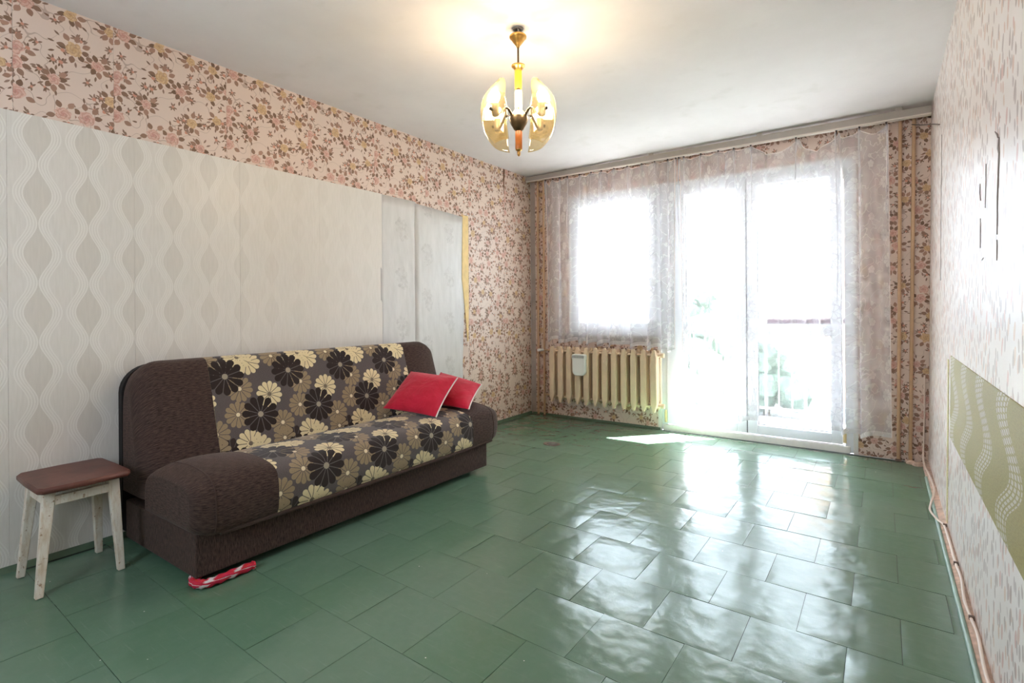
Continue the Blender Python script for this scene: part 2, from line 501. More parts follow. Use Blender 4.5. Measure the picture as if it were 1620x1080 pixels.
def sheer(name, u_tile, v_tile):
    n = NT(name)
    x, y, _ = n.sep(n.coord('UV'))
    wob = n.noise(n.comb(x, y), 12, 2)
    xx = n.math('ADD', x, n.math('MULTIPLY', n.math('SUBTRACT', wob, 0.5), 0.03))
    pat = None
    for (cx, cyy, R, pt, ph) in ((0.10, 0.12, 0.055, 8, 0.2), (0.14, 0.21, 0.040, 6, 0.6), (0.06, 0.30, 0.045, 8, 0.1), (0.26, 0.05, 0.028, 5, 0.3)):
        pm, cm = flower(n, xx, y, cx, cyy, R, u_tile, v_tile, pt, ph, 0.85)
        pat = pm if pat is None else n.math('MAXIMUM', pat, pm)
    vine = n.math('ABSOLUTE', n.math('SUBTRACT', n.noise(n.comb(x, y), 11, 1.5), 0.5))
    pat = n.math('MAXIMUM', pat, n.math('MULTIPLY', n.math('LESS_THAN', vine, 0.012), 0.7))
    weave = 0.0
    hem = n.math('LESS_THAN', y, 0.035)
    alpha = n.math('ADD', n.math('MULTIPLY_ADD', pat, 0.18, 0.33), weave)
    alpha = n.math('ADD', alpha, n.math('MULTIPLY', hem, 0.18), clamp=True)
    t = n.n.new('ShaderNodeBsdfTransparent')
    d = n.n.new('ShaderNodeBsdfDiffuse'); d.inputs[0].default_value = (0.82, 0.80, 0.83, 1)
    tr = n.n.new('ShaderNodeBsdfTranslucent'); tr.inputs[0].default_value = (0.84, 0.84, 0.87, 1)
    m1 = n.n.new('ShaderNodeMixShader'); m1.inputs[0].default_value = 0.03
    n.link(d.outputs[0], m1.inputs[1]); n.link(tr.outputs[0], m1.inputs[2])
    m2 = n.n.new('ShaderNodeMixShader')
    n.link(alpha, m2.inputs[0]); n.link(t.outputs[0], m2.inputs[1]); n.link(m1.outputs[0], m2.inputs[2])
    n.link(m2.outputs[0], n.out.inputs[0])
    return n.mat
M['sheer'] = sheer('sheer_lace', 0.34, 0.38)

def rag_mat():
    n = NT('twisted_rag')
    x, y, _ = n.sep(n.coord('UV'))
    s = n.math('SINE', n.math('ADD', n.math('MULTIPLY', y, 2 * PI), n.math('MULTIPLY', x, 2 * PI / 0.11)))
    nz = n.noise(n.comb(x, y), 25, 3)
    f = n.math('GREATER_THAN', n.math('ADD', s, n.math('MULTIPLY', n.math('SUBTRACT', nz, 0.5), 2.0)), 0.75)
    col = n.mix(f, n.mix(n.ramp(nz, 0.4, 0.6), rgb(196, 24, 74), rgb(206, 44, 40)), rgb(224, 210, 210))
    n.bump(nz, 0.5, 0.01)
    return n.setp(col, 0.85)
M['rag'] = rag_mat()
M['balcony'] = plain('balcony_concrete', rgb(188, 188, 192), 0.8, var=0.12, scale=5, bump=0.3)
M['render_wall'] = plain('outer_wall_render', rgb(206, 200, 190), 0.85, var=0.05)
M['railpaint'] = plain('rail_paint', rgb(120, 112, 118), 0.5)
M['railboard'] = plain('plum_board', rgb(70, 54, 66), 0.6)
M['facade'] = plain('peach_render', rgb(206, 168, 140), 0.85, var=0.05, scale=0.4)
M['facade_glass'] = plain('facade_window_glass', rgb(70, 84, 100), 0.2)
def lawn_mat():
    n = NT('lawn')
    p = n.pos()
    col = n.mix(n.ramp(n.noise(p, 0.16, 5, 0.6), 0.35, 0.65), rgb(116, 122, 118), rgb(138, 140, 142))
    return n.setp(col, 0.9)
M['lawn'] = lawn_mat()
M['leaf'] = plain('foliage', rgb(92, 106, 92), 0.8, var=0.4, scale=2.0)
M['bark'] = plain('bark', rgb(84, 70, 58), 0.9)

# ------------------------------------------------------------------ mesh helper
class MB:
    def __init__(self):
        self.v = []; self.f = []; self.uv = []; self.mi = []
    def quad(self, a, b, c, d, uv=None):
        i = len(self.v)
        self.v += [a, b, c, d]
        self.f.append((i, i + 1, i + 2, i + 3))
        self.uv.append(uv or [(0, 0)] * 4)
    def box(self, x0, x1, y0, y1, z0, z1):
        i = len(self.v)
        self.v += [(x, y, z) for z in (z0, z1) for y in (y0, y1) for x in (x0, x1)]
        for f in ((0, 2, 3, 1), (4, 5, 7, 6), (0, 1, 5, 4), (2, 6, 7, 3), (0, 4, 6, 2), (1, 3, 7, 5)):
            self.f.append(tuple(i + k for k in f))
            pts = [self.v[i + k] for k in f]
            self.uv.append([(p[1] if abs(pts[0][0] - pts[2][0]) < 1e-6 else p[0], p[2] if abs(pts[0][2] - pts[2][2]) > 1e-6 else p[1]) for p in pts])
        return self
    def hexa(self, p):      # 8 points: bottom 4 ccw, top 4 ccw
        i = len(self.v)
        self.v += [tuple(q) for q in p]
        for f in ((0, 3, 2, 1), (4, 5, 6, 7), (0, 1, 5, 4), (1, 2, 6, 5), (2, 3, 7, 6), (3, 0, 4, 7)):
            self.f.append(tuple(i + k for k in f)); self.uv.append([(0, 0)] * 4)
        return self
    def grid(self, pts, uvs=None, close_u=False, close_v=False):
        nu, nv = len(pts), len(pts[0])
        i = len(self.v)
        for r in pts: self.v += [tuple(q) for q in r]
        for a in range(nu - (0 if close_u else 1)):
            for b in range(nv - (0 if close_v else 1)):
                a2, b2 = (a + 1) % nu, (b + 1) % nv
                self.f.append((i + a * nv + b, i + a2 * nv + b, i + a2 * nv + b2, i + a * nv + b2))
                if uvs:
                    A, B = a + 1, b + 1
                    g = lambda q, w: uvs[q % len(uvs)][w % len(uvs[0])]
                    self.uv.append([g(a, b), g(A, b), g(A, B), g(a, B)])
                else:
                    self.uv.append([(a / nu, b / nv), ((a + 1) / nu, b / nv), ((a + 1) / nu, (b + 1) / nv), (a / nu, (b + 1) / nv)])
        return self
    def ngon(self, pts, uv=None):
        i = len(self.v)
        self.v += [tuple(q) for q in pts]
        self.f.append(tuple(range(i, i + len(pts))))
        self.uv.append(uv or [(0, 0)] * len(pts))
        return self
    def lathe(self, prof, c=(0, 0, 0), seg=24, cap=True):
        pts = []
        for k in range(seg):
            a = 2 * PI * k / seg
            pts.append([(c[0] + r * math.cos(a), c[1] + r * math.sin(a), c[2] + z) for r, z in prof])
        self.grid(pts, close_u=True)
        if cap:
            if prof[0][0] > 1e-5: self.ngon([pts[k][0] for k in range(seg)][::-1])
            if prof[-1][0] > 1e-5: self.ngon([pts[k][-1] for k in range(seg)])
        return self
    def tube(self, path, rad, seg=10, cap=True):
        path = [Vector(q) for q in path]
        rings = []; uvs = []
        ref = None; s = 0.0
        for k, q in enumerate(path):
            t = (path[min(k + 1, len(path) - 1)] - path[max(k - 1, 0)]).normalized()
            if ref is None:
                ref = t.cross(Vector((0, 0, 1)))
                if ref.length < 1e-3: ref = Vector((1, 0, 0))
            ref = (ref - t * ref.dot(t)).normalized()
            bn = t.cross(ref)
            if k: s += (q - path[k - 1]).length
            R = rad[k] if isinstance(rad, (list, tuple)) else rad
            rings.append([q + ref * R * math.cos(2 * PI * j / seg) + bn * R * math.sin(2 * PI * j / seg) for j in range(seg)])
            uvs.append([(s, j / seg) for j in range(seg)])
        self.grid(rings, uvs, close_v=True)
        if cap:
            self.ngon(rings[0][::-1]); self.ngon(rings[-1])
        return self
    def build(self, name, mat, parent=None, smooth=False, bevel=0.0, seg=2, merge=False):
        me = bpy.data.meshes.new(name)
        me.from_pydata(self.v, [], self.f)
        ul = me.uv_layers.new(name='UVMap')
        k = 0
        flat = []
        for fu in self.uv:
            for c in fu: flat += [c[0], c[1]]
        ul.data.foreach_set('uv', flat)
        bm = bmesh.new(); bm.from_mesh(me)
        if merge: bmesh.ops.remove_doubles(bm, verts=bm.verts, dist=1e-5)
        bmesh.ops.recalc_face_normals(bm, faces=bm.faces)
        if bevel:
            bmesh.ops.bevel(bm, geom=[e for e in bm.edges if len(e.link_faces) == 2 and e.calc_face_angle() > 0.6], offset=bevel, segments=seg, affect='EDGES', profile=0.5, clamp_overlap=True)
        bm.to_mesh(me); bm.free()
        if smooth:
            for p_ in me.polygons: p_.use_smooth = True
            me.set_sharp_from_angle(angle=0.9)
        me.materials.append(mat)
        o = bpy.data.objects.new(name, me)
        COL.objects.link(o)
        if parent: o.parent = parent
        return o

def empty(name, loc):
    o = bpy.data.objects.new(name, None)
    o.empty_display_size = 0.05
    COL.objects.link(o)
    o.location = loc
    return o
def adopt(o, parent):      # child built in world coordinates
    o.parent = parent
    o.matrix_parent_inverse = Matrix.Translation(-Vector(parent.location))
    return o
def tag(o, label=None, cat=None, group=None, kind=None):
    if label: o['label'] = label
    if cat: o['category'] = cat
    if group: o['group'] = group
    if kind: o['kind'] = kind
    return o
def struct(o, label, cat):
    return tag(o, label, cat, kind='structure')

XL, YW, H, YB = -3.0656, 4.7088, 2.5, -1.10
def xr(z): return 0.256 + 0.031 * z / 2.5

# ------------------------------------------------------------------ floor
fl = MB(); fl.box(XL - 0.1, 0.24, YB - 0.1, YW + 0.02, -0.12, -0.0065)
floor = struct(fl.build('floor', M['grout']), 'green painted tile floor of the room', 'floor')
P = 0.2925
def tile_mesh(kind, w, d):
    n = 6
    h = []
    b = MB()
    ph = kind * 1.7
    pts = []
    for i in range(n + 1):
        row = []
        for j in range(n + 1):
            u, v = i / n, j / n
            x = (u - 0.5) * (w - 0.0015); y = (v - 0.5) * (d - 0.0015)
            e = min(u, 1 - u, v, 1 - v)
            z = 0.0006 * math.sin(2.6 * u + ph) * math.cos(2.1 * v + ph * 1.3)
            if e < 1e-6: z -= 0.0012
            elif e < 0.2: z += 0.0007
            row.append((x, y - 0.028 * x, z - 0.0006))
        pts.append(row)
    b.grid(pts)
    rim = [pts[i][0] for i in range(n + 1)] + [pts[n][j] for j in range(1, n + 1)] + [pts[i][n] for i in range(n - 1, -1, -1)] + [pts[0][j] for j in range(n - 1, 0, -1)]
    low = [(q[0], q[1], -0.006) for q in rim]
    b.grid([rim + [rim[0]], low + [low[0]]])
    return b
tile_cache = {}
def place_tile(x0, x1, y0, y1):
    w, d = x1 - x0, y1 - y0
    if w < 0.03 or d < 0.03: return
    kind = random.randrange(4)
    key = (kind, round(w, 3), round(d, 3))
    if key not in tile_cache:
        o = tile_mesh(kind, w, d).build('tile', M['tile'], floor, smooth=True, merge=True)
        tile_cache[key] = o.data
    else:
        o = bpy.data.objects.new('tile', tile_cache[key]); COL.objects.link(o); o.parent = floor
    o.location = ((x0 + x1) / 2, (y0 + y1) / 2 - 0.028 * ((x0 + x1) / 2 + 0.6), -0.0002)
    o.rotation_euler = (random.uniform(-1, 1) * 0.0032, random.uniform(-1, 1) * 0.0032, 0)      # rows run slightly askew: the mesh is sheared
    return o
row = -10
for row in range(-10, 11):
    y0 = 2.036 + row * P
    y1 = y0 + P
    if y1 > YW - 0.06: y1 = YW - 0.045
    if y1 < YB - 0.05 or y1 - y0 < 0.03: continue
    off = 0.044 if row % 2 == 0 else -0.102
    k = -12
    for k in range(-12, 3):
        x0 = off + k * P; x1 = x0 + P
        x0 = max(x0, XL + 0.012); x1 = min(x1, 0.228)
        if x1 - x0 > 0.03: place_tile(x0, x1, y0, y1)

# ------------------------------------------------------------------ shell
cl = MB(); cl.box(XL - 0.2, 0.5, YB - 0.2, YW + 0.2, H, H + 0.12)
struct(cl.build('ceiling', M['ceiling']), 'off-white painted ceiling', 'ceiling')
wl = MB(); wl.box(XL - 0.15, XL - 0.002, YB - 0.2, YW + 0.2, -0.1, H)
wall_left = struct(wl.build('wall_left', M['plaster']), 'long papered wall behind the brown sofa', 'wall')
RX0, RX1, RZ0, RZ1 = -2.05, -0.95, 1.0, 2.1        # unseen window added in the end wall behind the camera for fill light
wb = MB()
for a in ((XL, RX0, -0.1, H), (RX1, 0.5, -0.1, H), (RX0, RX1, -0.1, RZ0), (RX0, RX1, RZ1, H)):
    wb.box(a[0], a[1], YB - 0.15, YB, a[2], a[3])
struct(wb.build('wall_back', M['rose']), 'papered end wall facing the windows', 'wall')
wr = MB(); wr.hexa([(xr(0), YB, -0.01), (xr(0) + 0.2, YB, -0.01), (xr(0) + 0.2, YW + 0.2, -0.01), (xr(0), YW + 0.2, -0.01),
                    (xr(H), YB, H), (xr(H) + 0.2, YB, H), (xr(H) + 0.2, YW + 0.2, H), (xr(H), YW + 0.2, H)])
wall_right = struct(wr.build('wall_right', M['fleck']), 'right wall with pale pink flecked wallpaper', 'wall')
OX0, OXM, OX1, OZ0, OZ1 = -2.59, -1.655, -0.185, 0.855, 2.225     # window and door opening
ww = MB()
Y2 = YW + 0.20
for a in ((XL, OX0, 0, H), (OX0, OX1, OZ1, H), (OX0, OXM, 0, OZ0), (OX1, 0.5, 0, H)):
    ww.box(a[0], a[1], YW, Y2, a[2] - (0.1 if a[2] == 0 else 0), a[3])
wall_window = struct(ww.build('wall_window', M['plaster']), 'papered window wall', 'wall')

def strip(parent, origin, rot, w, h, mat, thick=0.002, name='wallpaper_strip', voff=0.0, uoff=0.0):
    """sheet whose local X runs along the wall, local Y up, local Z into the room"""
    b = MB(); b.box(uoff, uoff + w, voff, voff + h, 0, thick)
    o = b.build(name, mat)
    R = Matrix(rot).transposed().to_4x4()
    R.translation = Vector(origin) - R.to_3x3() @ Vector((uoff, voff, 0))
    o.matrix_world = R
    o.parent = parent
    return o
ROT_L = (Vector((0, 1, 0)), Vector((0, 0, 1)), Vector((1, 0, 0)))
ROT_W = (Vector((1, 0, 0)), Vector((0, 0, 1)), Vector((0, -1, 0)))
seams = [-1.10, -0.97, -0.44, 0.09, 0.621, 0.987, 1.528, 2.051, 2.601, 3.13, 3.68, 4.231, YW - 0.003]
for a, b_ in zip(seams, seams[1:]):
    strip(wall_left, (XL - 0.002, a + 0.0006, 0), ROT_L, b_ - a - 0.0012, H - 0.002, M['rose'], 0.002 + random.uniform(0, 0.0006))
# paper pieces on the window wall
for (x0, x1, z0, z1) in ((XL + 0.003, -2.86, 0, H), (-2.86, OX0 - 0.012, 0, H), (OX0 - 0.012, -2.33, OZ1 + 0.012, H), (-2.33, -1.80, OZ1 + 0.012, H), (-1.80, -1.27, OZ1 + 0.012, H),
                         (-1.27, -0.74, OZ1 + 0.012, H), (-0.74, -0.21, OZ1 + 0.012, H), (-0.21, OX1 + 0.03, OZ1 + 0.012, H), (OX1 + 0.03, 0.30, 0, H),
                         (OX0 - 0.012, -2.33, 0, OZ0 - 0.03), (-2.33, -1.80, 0, OZ0 - 0.03), (-1.80, OXM - 0.012, 0, OZ0 - 0.03)):
    u = (x0 + 2.86) % 0.53
    strip(wall_window, (x0 + 0.0005, YW, z0), ROT_W, x1 - x0 - 0.001, z1 - z0 - 0.002, M['rose'], 0.0022, voff=z0, uoff=u)
t = MB(); t.box(XL + 0.004, -3.006, YW - 0.004, YW - 0.001, 0.0, H - 0.05)
tag(t.build('corner_strip', M['corner'], wall_window), 'plain dusty paper strip in the corner')
# big pale sheet behind the sofa with the wave pattern, in 0.53 m drops
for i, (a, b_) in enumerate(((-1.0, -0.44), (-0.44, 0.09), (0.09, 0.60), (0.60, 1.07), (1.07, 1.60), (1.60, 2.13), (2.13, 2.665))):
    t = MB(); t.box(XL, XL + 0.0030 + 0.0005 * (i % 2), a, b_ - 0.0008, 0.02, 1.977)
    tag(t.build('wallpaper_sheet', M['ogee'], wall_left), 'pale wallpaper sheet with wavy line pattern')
for i, (a, b_, zt) in enumerate(((2.650, 3.012, 1.974), (3.004, 3.60, 1.962))):
    # slightly bulging sheet
    g = []
    for q in range(13):
        yy = a + (b_ - a) * q / 12
        col = []
        for w in range(25):
            zz = 0.02 + (zt - 0.03 * q / 12 * i - 0.02) * w / 24
            bul = 0.0022 + 0.0005 * i + 0.004 * math.exp(-((yy - 3.40 - 0.10 * (1.45 - zz)) / 0.03) ** 2) * (1 if 0.9 < zz < 1.75 else 0) + 0.0008 * math.sin(zz * 7 + yy * 9)
            col.append((XL + bul, yy - (0.018 * math.sin(zz * 3.1) if (q == 12 and i == 1) else 0), zz))
        g.append(col)
    t = MB(); t.grid(g)
    o = t.build('wallpaper_sheet', M['faded'], wall_left, smooth=True)
    sol = o.modifiers.new('thickness', 'SOLIDIFY'); sol.thickness = 0.0006; sol.offset = 0
    tag(o, 'greyish white wallpaper sheet with faint faded flowers')
t = MB()
prof = [(1.948, 3.592, 3.668), (1.72, 3.585, 3.668), (1.38, 3.578, 3.668), (1.18, 3.606, 3.668), (0.98, 3.630, 3.664), (0.82, 3.648, 3.658)]
t.grid([[(XL + 0.0045, y0, z) for z, y0, y1 in prof], [(XL + 0.0045, y1, z) for z, y0, y1 in prof]])
o = t.build('tape', M['masking'], wall_left)
sol = o.modifiers.new('thickness', 'SOLIDIFY'); sol.thickness = 0.004; sol.offset = 0
tag(o, 'yellowed torn paper edge')
t = MB(); t.hexa([(XL, 4.222, 2.25), (XL + 0.0035, 4.222, 2.25), (XL + 0.0035, 4.226, 2.25), (XL, 4.226, 2.25), (XL, 4.215, 2.495), (XL + 0.0035, 4.215, 2.495), (XL + 0.0035, 4.242, 2.495), (XL, 4.242, 2.495)])
tag(t.build('tear', M['tear'], wall_left), 'open brown wallpaper seam')
# olive border piece and details on the right wall
def on_right(y, z, d=0.0): return (xr(z) - d, y, z)
t = MB()
z0, z1 = 0.478, 0.868
t.hexa([on_right(-1.0, z0, 0.003), on_right(-1.0, z0, -0.002), on_right(3.262, z0, -0.002), on_right(3.262, z0, 0.003),
        on_right(-1.0, z1, 0.003), on_right(-1.0, z1, -0.002), on_right(3.262, z1, -0.002), on_right(3.262, z1, 0.003)])
tag(t.build('wallpaper_patch', M['olive'], wall_right), 'olive wallpaper patch with silver scrolls')
t = MB()
z0, z1 = 0.03, 0.84
t.hexa([on_right(3.36, z0, 0.003), on_right(3.36, z0, -0.002), on_right(3.405, z0, -0.002), on_right(3.405, z0, 0.003),
        on_right(3.36, z1, 0.003), on_right(3.36, z1, -0.002), on_right(3.405, z1, -0.002), on_right(3.405, z1, 0.003)])
tag(t.build('lace_tape', M['lace_tape'], wall_right), 'narrow cream lace strip')
def crack(pts, w=0.003):
    t = MB()
    a = [on_right(y - ww_ * w, z, 0.0012) for y, z, ww_ in pts]; b_ = [on_right(y + ww_ * w, z, 0.0012) for y, z, ww_ in pts]
    t.grid([a, b_])
    o = t.build('wall_crack', M['crack'], wall_right)
    s_ = o.modifiers.new('thickness', 'SOLIDIFY'); s_.thickness = 0.002; s_.offset = 0
    return o
crack([(2.03, 1.585, 0.3), (2.045, 1.56, 4), (2.03, 1.54, 2.5), (2.04, 1.49, 1.6), (2.05, 1.42, 2.0), (2.05, 1.36, 0.5), (2.05, 1.31, 0.3)])
crack([(2.05, 1.295, 0.2), (2.05, 1.27, 0.9), (2.05, 1.235, 0.2)])
crack([(2.10, 1.62, 0.3), (2.06, 1.60, 2.5), (2.05, 1.588, 0.8)])
crack([(2.385, 1.52, 0.2), (2.39, 1.49, 1.3), (2.37, 1.46, 0.3)])
crack([(2.37, 1.40, 0.15), (2.37, 1.35, 0.4), (2.37, 1.30, 0.15)])
crack([(2.26, 1.56, 0.1), (2.26, 1.50, 0.3), (2.27, 1.42, 0.15)])
crack([(3.86, 2.08, 0.25), (3.86, 1.9, 0.3), (3.87, 1.45, 0.25), (3.86, 1.25, 0.4)])
crack([(2.30, 1.262, 2), (2.33, 1.256, 2)], 0.002)
# plaster edge between floor and right wall, skirtings
t = MB(); t.hexa([(0.214, YB, -0.012), (0.262, YB, -0.012), (0.262, YW, -0.012), (0.214, YW, -0.012), (0.224, YB, 0.006), (0.262, YB, 0.022), (0.262, YW, 0.02), (0.224, YW, 0.006)])
rub = struct(t.build('trim_1', M['rubble']), 'rough pale plaster edge along the right wall', 'trim')
t = MB(); t.tube([(0.222, YB, 0.004), (0.221, 1.0, 0.006), (0.223, 2.0, 0.006), (0.222, 3.0, 0.005), (0.222, 4.3, 0.003)], 0.0085, 8)
struct(t.build('baseboard_right', M['palegreen'], smooth=True), 'pale green painted floor edge by the right wall', 'baseboard')
t = MB(); t.hexa([(XL, YB, -0.004), (XL + 0.016, YB, -0.004), (XL + 0.016, YW - 0.01, -0.004), (XL, YW - 0.01, -0.004), (XL, YB, 0.024), (XL + 0.006, YB, 0.024), (XL + 0.006, YW - 0.01, 0.024), (XL, YW - 0.01, 0.024)])
struct(t.build('baseboard_left', M['greenskirt']), 'thin green skirting under the long left wall', 'baseboard')
t = MB(); t.hexa([(XL + 0.02, YW - 0.014, -0.004), (OXM - 0.01, YW - 0.014, -0.004), (OXM - 0.01, YW - 0.002, -0.004), (XL + 0.02, YW - 0.002, -0.004), (XL + 0.02, YW - 0.007, 0.018), (OXM - 0.01, YW - 0.007, 0.018), (OXM - 0.01, YW - 0.002, 0.018), (XL + 0.02, YW - 0.002, 0.018)])
struct(t.build('baseboard_window', M['greenskirt']), 'thin green skirting under the radiator', 'baseboard')
t = MB()
for (x, y, r) in ((0.16, 4.64, 0.035), (0.19, 4.60, 0.03), (0.215, 4.64, 0.03), (0.14, 4.67, 0.02)):
    t.lathe([(r, 0), (r * 0.9, 0.012), (r * 0.5, 0.02), (0.001, 0.022)], (x, y, 0.0), 9)
tag(t.build('plaster_crumbs', M['rubble'], floor), 'crumbled plaster', kind='stuff')

# white casing strip around the opening
t = MB()
t.box(OX0 - 0.012, OX1 + 0.03, YW - 0.006, YW + 0.03, OZ1 - 0.012, OZ1 + 0.012)
t.box(OX1 + 0.004, OX1 + 0.03, YW - 0.006, YW + 0.03, 0.0, OZ1 - 0.012)
t.box(OX0 - 0.012, OX0 + 0.006, YW - 0.006, YW + 0.03, OZ0, OZ1 - 0.012)
t.box(OXM - 0.03, OXM + 0.004, YW - 0.006, YW + 0.03, 0.0, OZ0 - 0.03)
struct(t.build('trim_2', M['plaster'], bevel=0.003), 'white plaster edging around window and balcony door', 'trim')

# ------------------------------------------------------------------ window
win = struct(empty('window_1', ((OX0 + OXM) / 2, YW, OZ0)), 'white plastic window above the radiator', 'window')
def frame_ring(x0, x1, z0, z1, wl_, wr_, wb_, wt_, y0, y1):
    b = MB()
    b.box(x0, x0 + wl_, y0, y1, z0, z1); b.box(x1 - wr_, x1, y0, y1, z0, z1)
    b.box(x0 + wl_, x1 - wr_, y0, y1, z0, z0 + wb_); b.box(x0 + wl_, x1 - wr_, y0, y1, z1 - wt_, z1)
    return b
adopt(frame_ring(OX0 + 0.006, OXM - 0.006, OZ0, OZ1 - 0.012, 0.05, 0.045, 0.05, 0.05, YW + 0.012, YW + 0.08).build('frame', M['upvc'], bevel=0.003), win)
adopt(frame_ring(OX0 + 0.045, OXM - 0.045, OZ0 + 0.04, OZ1 - 0.055, 0.055, 0.068, 0.075, 0.052, YW - 0.004, YW + 0.07).build('sash', M['upvc'], bevel=0.005), win)
adopt(MB().box(-2.50, -1.765, YW + 0.030, YW + 0.036, 0.965, 2.125).build('pane', M['pane']), win)
adopt(frame_ring(-2.493, -1.772, 0.972, 2.118, 0.006, 0.006, 0.006, 0.006, YW + 0.0255, YW + 0.0295).build('gasket', M['seal']), win)
adopt(MB().box(OX0 - 0.05, OXM - 0.004, YW - 0.07, YW + 0.012, OZ0 - 0.03, OZ0).build('sill', M['sill'], bevel=0.004), win)

fill_win = struct(empty('fill_window', ((RX0 + RX1) / 2, YB, RZ0)), 'unseen window added in the end wall for fill light', 'window')
adopt(frame_ring(RX0, RX1, RZ0, RZ1, 0.06, 0.06, 0.06, 0.06, YB - 0.10, YB - 0.03).build('frame', M['upvc'], bevel=0.003), fill_win)
adopt(MB().box(RX0 + 0.05, RX1 - 0.05, YB - 0.07, YB - 0.064, RZ0 + 0.05, RZ1 - 0.05).build('pane', M['pane']), fill_win)

# ------------------------------------------------------------------ balcony door
door = struct(empty('door_1', ((OXM + OX1) / 2, YW, 0)), 'white double balcony door with glass panes', 'door')
adopt(frame_ring(OXM - 0.002, OX1 + 0.003, 0.0, OZ1 - 0.012, 0.06, 0.055, 0.052, 0.05, YW + 0.012, YW + 0.08).build('frame', M['upvc'], bevel=0.003), door)
for (x0, x1, g0, g1) in ((-1.600, -0.929, -1.435, -1.003), (-0.923, -0.252, -0.846, -0.326)):
    leaf = frame_ring(x0, x1, 0.062, 2.165, g0 - x0, x1 - g1, 0.138 - 0.062, 2.165 - 2.105, YW - 0.006, YW + 0.07)
    leaf.box(g0, g1, YW - 0.006, YW + 0.07, 0.882, 0.970)
    lo = adopt(leaf.build('door_leaf', M['upvc'], bevel=0.005), door)
    for z0, z1 in ((0.138, 0.882), (0.970, 2.105)):
        pn = MB().box(g0 - 0.005, g1 + 0.005, YW + 0.030, YW + 0.036, z0 - 0.005, z1 + 0.005).build('pane', M['pane'])
        pn.parent = lo
        gs = frame_ring(g0, g1, z0, z1, 0.006, 0.006, 0.006, 0.006, YW + 0.0255, YW + 0.0295).build('gasket', M['seal'])
        gs.parent = lo
adopt(MB().box(-0.9295, -0.9225, YW - 0.0035, YW + 0.02, 0.064, 2.163).build('leaf_gap_seal', M['seal']), door)
adopt(MB().box(OXM + 0.02, OX1 - 0.02, YW - 0.012, YW + 0.012, 0.0, 0.05).build('threshold', M['plaster'], bevel=0.003), door)
for (x, z) in ((-0.240, 0.075), (-1.612, 0.075)):
    b = MB(); b.lathe([(0.011, 0), (0.011, 0.085), (0.006, 0.11)], (x, YW - 0.008, z), 12)
    adopt(b.build('hinge_cover', M['hinge'], smooth=True), door)
b = MB(); b.lathe([(0.010, 0), (0.010, 0.075), (0.006, 0.09)], (-0.237, YW - 0.008, 2.07), 12)
adopt(b.build('hinge_cover', M['whiteplastic'], smooth=True), door)

# ------------------------------------------------------------------ outside
bal = MB(); bal.box(-3.3, 0.42, Y2, 6.0, -0.14, -0.03)
struct(bal.build('balcony_floor', M['balcony']), 'pale concrete balcony floor beyond the glass door', 'balcony')
bs = MB(); bs.box(0.16, 0.30, Y2, 6.0, -0.14, 2.62)
bu = MB(); bu.box(-3.6, 0.6, Y2, 6.0, 2.60, 2.74)
struct(bu.build('balcony_ceiling', M['render_wall']), 'underside of the balcony above', 'ceiling')
struct(bs.build('balcony_side_wall', M['render_wall']), 'side wall at the right end of the balcony', 'wall')
railing = tag(empty('balcony_railing', (-1.5, 5.85, -0.03)), 'thin barred metal railing on the balcony', 'railing')
adopt(MB().box(-3.3, 0.16, 5.835, 5.865, 0.985, 1.003).build('handrail', M['railpaint']), railing)
adopt(MB().box(-3.3, 0.16, 5.84, 5.86, 0.075, 0.095).build('bottom_rail', M['railpaint']), railing)
adopt(MB().box(-0.965, 0.16, 5.866, 5.886, 0.945, 0.998).build('rail_board', M['railboard'], bevel=0.002), railing)
bar = None
for k in range(28):
    if bar is None:
        bar = MB().tube([(0, 0, 0.0), (0, 0, 0.955)], 0.0065, 6).build('bar', M['railpaint'], smooth=True); o = bar
    else:
        o = bar.copy(); COL.objects.link(o)
    o.location = (-0.975 + 0.1195 * 9 - 0.1195 * k, 5.85, 0.03)
    adopt(o, railing)
g = MB(); g.box(-140, 120, Y2 + 0.0, 160, -6.2, -6.0)
struct(g.build('ground', M['lawn']), 'hazy lawn far below the balcony', 'ground')
